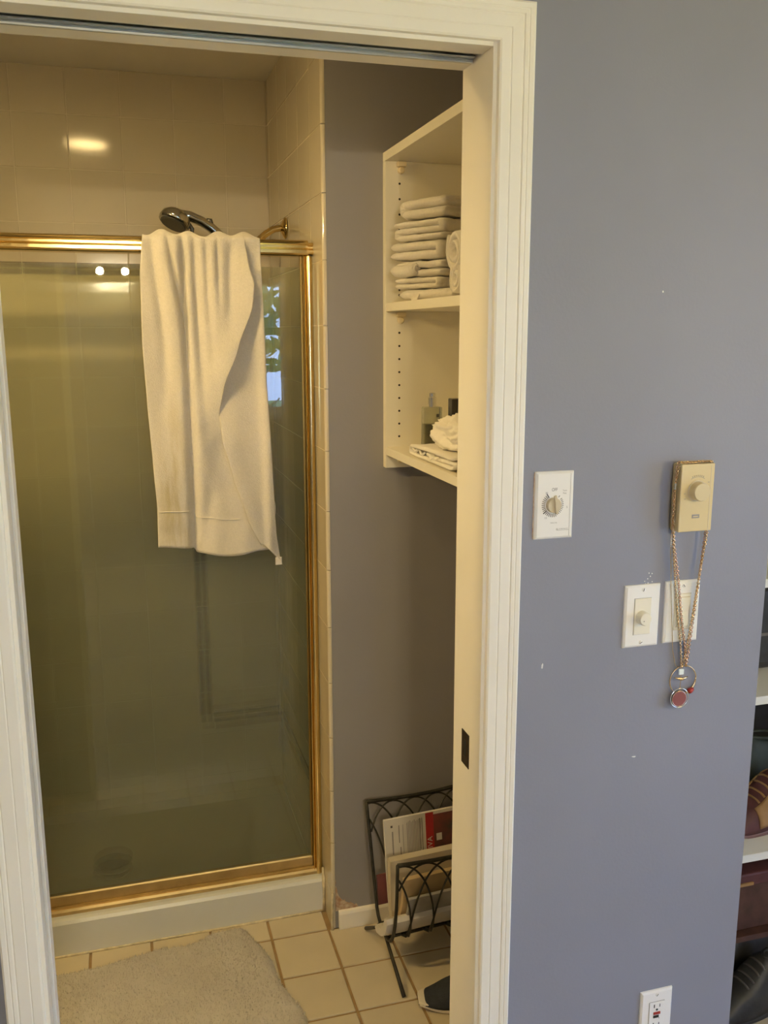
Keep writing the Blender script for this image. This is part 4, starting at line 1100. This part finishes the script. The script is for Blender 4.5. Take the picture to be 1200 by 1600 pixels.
MB().box(OX+0.0052, OX+0.0062, -0.0075, -0.0070, OZ-0.0045, OZ-0.0025).build('indicator', 'slot', go)
screw(go, OX, OZ+0.0484, -0.0055, 1.0); screw(go, OX, OZ-0.0484, -0.0055, 0.4)
# thermostat
HX0, HX1, HZ0, HZ1 = 0.346, 0.411, 1.277, 1.3945
th = thing('thermostat', 'almond wall thermostat with a round knob, draped with chains', 'thermostat', ((HX0+HX1)/2, 0, HZ0))
MB().box(HX0+0.003, HX1-0.003, -0.006, 0, HZ0+0.003, HZ1-0.003).build('base', 'almond', th)
MB().box(HX0, HX1, -0.030, -0.005, HZ0, HZ1).build('cover', 'almond', th, bevel=0.0015)
MB().box(HX1-0.0075, HX1-0.0062, -0.0304, -0.0298, HZ0+0.001, HZ1-0.001).build('cover_groove', 'knob_tan', th)
NX, NZ = (HX0+HX1)/2+0.0000, HZ0+0.071
MB().lathe([(0.0185, 0), (0.0185, 0.0012)], (NX, -0.030, NZ), '-y', 36).build('knob_skirt', 'knob_tan', th)
MB().lathe([(0.0168, 0), (0.0160, 0.012), (0.0148, 0.0140), (0.001, 0.0142)], (NX, -0.0312, NZ), '-y', 36).build('knob', 'knob_almond', th, smooth=False)
MB().box(NX-0.0075, NX+0.0070, -0.0306, -0.0299, HZ0+0.0235, HZ0+0.0300).build('name_plate', 'ink_soft', th)
MB().box(NX-0.0052, NX+0.0046, -0.0308, -0.0305, HZ0+0.0258, HZ0+0.0274).build('name_print', 'almond', th)
MB().tube([(NX+0.0245*math.cos(math.radians(q)), -0.0301, NZ+0.0245*math.sin(math.radians(q))) for q in range(58, 124, 5)], 0.0004, 4).build('legend_arc', 'ink_soft', th)
for q in (66, 74, 82, 90, 98, 106, 114):
    c_, s_ = math.cos(math.radians(q)), math.sin(math.radians(q))
    MB().tube([(NX+0.0258*c_, -0.0301, NZ+0.0258*s_), (NX+0.0278*c_, -0.0301, NZ+0.0278*s_)], 0.0006, 4).build('legend_mark', 'ink_soft', th)
text('50', 0.0036, (NX-0.0245, -0.0303, NZ-0.004), 'ink_soft', th); text('60', 0.0036, (NX-0.0235, -0.0303, NZ-0.013), 'ink_soft', th); text('80', 0.0036, (NX+0.0215, -0.0303, NZ+0.014), 'ink_soft', th)

# ------------------------------------------------------------------ necklaces
def chain(P, link=0.0042, r=0.00055, m=None, flat=False):
    """real links along a polyline"""
    m = m or MB(); P = resample([Vector(p) for p in P], link*0.25)
    d = 0; k = 0; acc = 0
    pos = [P[0]]; 
    L = [0]
    for a, b in zip(P[:-1], P[1:]): L.append(L[-1]+(b-a).length)
    step = link*0.68; s = 0; i = 0
    while s < L[-1]:
        while i < len(L)-2 and L[i+1] < s: i += 1
        t = (s-L[i])/max(1e-9, L[i+1]-L[i]); p = P[i]+(P[i+1]-P[i])*t; tan = (P[i+1]-P[i]).normalized()
        side = tan.cross(Vector((0, 1, 0)))
        if side.length < 0.1: side = tan.cross(Vector((1, 0, 0)))
        side.normalize(); other = tan.cross(side)
        a_ = 0.7 if k % 2 else -0.7
        w_ = side*math.cos(a_)+other*math.sin(a_)
        pts = [p+tan*math.cos(q)*link*0.5+w_*math.sin(q)*link*0.34 for q in [2*PI*j/8 for j in range(8)]]
        m.tube(pts, r, 4, closed=True)
        s += step; k += 1
    return m
nk = thing('gold_necklace', 'rose gold chain necklace with a large ring pendant and red tip', 'necklace', (0.378, -0.008, 0.98))
top = HZ1+0.0022
ch1 = [(0.394, -0.0085, 1.026), (0.388, -0.011, 1.060), (0.377, -0.0125, 1.11), (0.366, -0.0125, 1.18), (0.352, -0.012, 1.25), (0.3435, -0.016, 1.30), (0.3432, -0.017, 1.35), (0.3445, -0.018, 1.388), (0.3475, -0.018, top), (0.36, -0.018, top), (0.385, -0.018, top), (0.406, -0.018, top), (0.4125, -0.016, 1.390),
       (0.4135, -0.014, 1.34), (0.4128, -0.013, 1.27), (0.409, -0.012, 1.21), (0.402, -0.0125, 1.14), (0.398, -0.011, 1.08), (0.3955, -0.0085, 1.026)]
chain(ch1, 0.0060, 0.00085).build('chain', 'rose_gold', nk, smooth=True)
MB().torus((0.393, -0.0045, 0.995), 0.0270, 0.0011, (0, 1, 0), 48, 8).build('ring', 'gold', nk, smooth=True)
m = MB(); P = []; R_ = []
for k in range(20):
    a = math.radians(-75+k*80/19); P.append((0.393+0.0258*math.cos(a), -0.0052, 0.995+0.0258*math.sin(a))); R_.append(0.0012+0.0016*math.sin(PI*(1-k/19)*0.5))
m.tube(P, R_, 8).build('crescent', 'gold', nk, smooth=True)
MB().tube([(0.4035, -0.0075, 0.9715), (0.4065, -0.0075, 0.9735), (0.4135, -0.0070, 0.9765)], [0.0040, 0.0055, 0.0035], 10).build('red_tip', 'red_enamel', nk, smooth=True)
MB().lathe([(0.0022, -0.003), (0.0022, 0.003)], (0.3945, -0.0075, 1.0245), 'z', 10).build('bail', 'gold', nk)
n2 = thing('pendant_necklace', 'fine gold necklace with crystal, bar and round mauve disc pendant', 'necklace', (0.366, -0.009, 0.93))
ch2 = [(0.3845, -0.0090, 1.022), (0.380, -0.0105, 1.060), (0.3715, -0.0135, 1.10), (0.360, -0.0135, 1.17), (0.349, -0.0145, 1.25), (0.3415, -0.020, 1.30), (0.3410, -0.021, 1.36), (0.344, -0.0235, 1.390), (0.348, -0.0235, top+0.001), (0.38, -0.0235, top+0.001), (0.407, -0.0235, top+0.001), (0.4130, -0.0235, 1.389),
       (0.4145, -0.020, 1.33), (0.4125, -0.0165, 1.26), (0.406, -0.0145, 1.20), (0.397, -0.0145, 1.12), (0.391, -0.012, 1.06), (0.3865, -0.0090, 1.022)]
chain(ch2, 0.0052, 0.00070).build('chain', 'gold', n2, smooth=True)
MB().box(0.3385, 0.3412, -0.0245, -0.022, 1.351, 1.362).build('clasp', 'silver', n2, bevel=0.0004)
MB().box(0.3792, 0.3892, -0.0120, -0.0085, 1.0080, 1.0185).build('crystal', 'crystal', n2, bevel=0.0012)
MB().tube([(0.372, -0.0105, 1.0035), (0.378, -0.0112, 1.0015), (0.385, -0.0115, 1.0000), (0.392, -0.0112, 1.0012), (0.3985, -0.0105, 1.0030)], [0.0009, 0.0022, 0.0030, 0.0022, 0.0009], 8).build('bar', 'gold', n2, smooth=True)
MB().tube([(0.3840, -0.0105, 1.008), (0.3838, -0.0105, 0.992), (0.3835, -0.0105, 0.9805)], 0.0006, 6).build('link_pin', 'gold', n2)
MB().torus((0.3830, -0.0118, 0.9640), 0.0182, 0.0009, (0, 1, 0), 44, 8).build('outer_ring', 'silver', n2, smooth=True)
MB().lathe([(0.0142, 0), (0.0142, 0.0012), (0.0130, 0.0018), (0.001, 0.0020)], (0.3830, -0.0105, 0.9625), '-y', 36).build('disc', 'mauve', n2, smooth=False)
MB().torus((0.3830, -0.0113, 0.9625), 0.0144, 0.0007, (0, 1, 0), 36, 6).build('disc_rim', 'rose_gold', n2, smooth=True)
n3 = thing('cord_necklace', 'thin gold cord hanging from the left side of the thermostat', 'necklace', (0.352, -0.012, 1.0))
MB().tube([(0.3440, -0.0125, 1.300), (0.3455, -0.0125, 1.24), (0.3515, -0.0118, 1.17), (0.3585, -0.0115, 1.10), (0.3640, -0.0098, 1.055), (0.3725, -0.0085, 1.025), (0.3815, -0.0075, 1.0215)], 0.0007, 6).build('cord', 'gold', n3, smooth=True)

# ------------------------------------------------------------------ closet shelves and shoes
SH = [1.094, 0.830, 0.452]
cs = thing('shoe_shelves', 'white open shoe shelving in the closet recess', 'shelving', (1.2, 0.36, 0))
for z in SH+[1.42, 1.74]: MB().box(0.585, 1.78, 0.20, 0.60, z-0.0095, z+0.0095).build('shelf', 'shelf_white', cs, bevel=0.001)
for x in (0.565, 1.78): MB().box(x, x+0.02, 0.20, 0.60, 0.0, 2.0).build('side_panel', 'shelf_white', cs, bevel=0.001)
MB().box(0.585, 1.78, 0.60, 0.605, 0.0, 2.0).build('back_panel', 'dark_cloth', cs)
def ztop(i): return SH[i]+0.0096
shoe('maroon and tan trainer on the closet shelf', (0.722, 0.285, ztop(2)), math.radians(8), 0.28, 0.10, 0.125, 'shoe_maroon', 'leather_rose', panel='shoe_tan', lace='shoe_tan', name='trainer')
shoe('dark green trainer behind the maroon one in the closet', (0.735, 0.42, ztop(2)), math.radians(5), 0.29, 0.10, 0.16, 'shoe_green', 'sole_white', name='trainer', lace='shoe_grey')
shoe('grey sandal with a pale slanted sole in the closet', (0.70, 0.525, ztop(2)+0.001), math.radians(4), 0.27, 0.10, 0.19, 'shoe_grey', 'shoe_grey', name='trainer', lace='sole_white')
# black handbag on the second shelf
hb = thing('handbag', 'black handbag standing on the upper closet shelf', 'bag', (0.92, 0.43, ztop(1)))
MB().extrude([(0.66, ztop(1)), (1.16, ztop(1)), (1.12, ztop(1)+0.19), (1.0, ztop(1)+0.205), (0.78, ztop(1)+0.20), (0.69, ztop(1)+0.185)], 0.33, 0.53, 'y').build('body', 'leather_black', hb, bevel=0.02, seg=3)
MB().tube([(0.80, 0.43, ztop(1)+0.19), (0.82, 0.43, ztop(1)+0.226), (0.91, 0.43, ztop(1)+0.234), (1.0, 0.43, ztop(1)+0.226), (1.02, 0.43, ztop(1)+0.19)], 0.008, 8).build('handle', 'leather_black', hb, smooth=True)
MB().box(0.66, 1.16, 0.3285, 0.331, ztop(1)+0.085, ztop(1)+0.092).build('seam', 'shoe_grey', hb)
# brown box with lid, black boots, rose strap on the closet floor
bx = thing('shoe_box', 'dark brown lidded box under the lowest closet shelf', 'box', (0.9, 0.42, 0.22))
st = thing('boot_stand', 'dark low rack holding the brown box above the closet floor', 'rack', (0.9, 0.42, 0))
MB().box(0.62, 1.20, 0.24, 0.58, 0.205, 0.219).build('board', 'leather_brown', st)
for x in (0.63, 1.19):
    for y in (0.25, 0.57): MB().box(x-0.008, x+0.008, y-0.008, y+0.008, 0.0, 0.205).build('leg', 'leather_brown', st)
MB().box(0.64, 1.10, 0.26, 0.56, 0.2195, 0.34).build('body', 'leather_brown', bx, bevel=0.004)
MB().box(0.632, 1.108, 0.252, 0.568, 0.34, 0.372).build('lid', 'shoe_maroon', bx, bevel=0.004)
MB().box(0.735, 0.80, 0.2475, 0.2515, 0.345, 0.352).build('lid_label', 'shoe_tan', bx)
shoe('black leather shoe on the closet floor beside the wall end', (0.700, 0.245, 0.0), math.radians(6), 0.28, 0.10, 0.13, 'leather_black', 'rubber_dark', name='leather_shoe', group='black shoes on the closet floor')
shoe('black leather shoe at the back of the closet floor', (0.715, 0.37, 0.0), math.radians(3), 0.28, 0.10, 0.14, 'leather_black', 'rubber_dark', name='leather_shoe', group='black shoes on the closet floor')
bs = ribbon([(0.128, 0.003), (0.150, 0.004), (0.190, 0.006)], 0.004, 0.60, 0.80, 10, 2, 0.001, False).build('leather_strap', 'leather_rose', None)
tag(bs, 'rose brown leather strap lying at the closet entrance', 'strap')
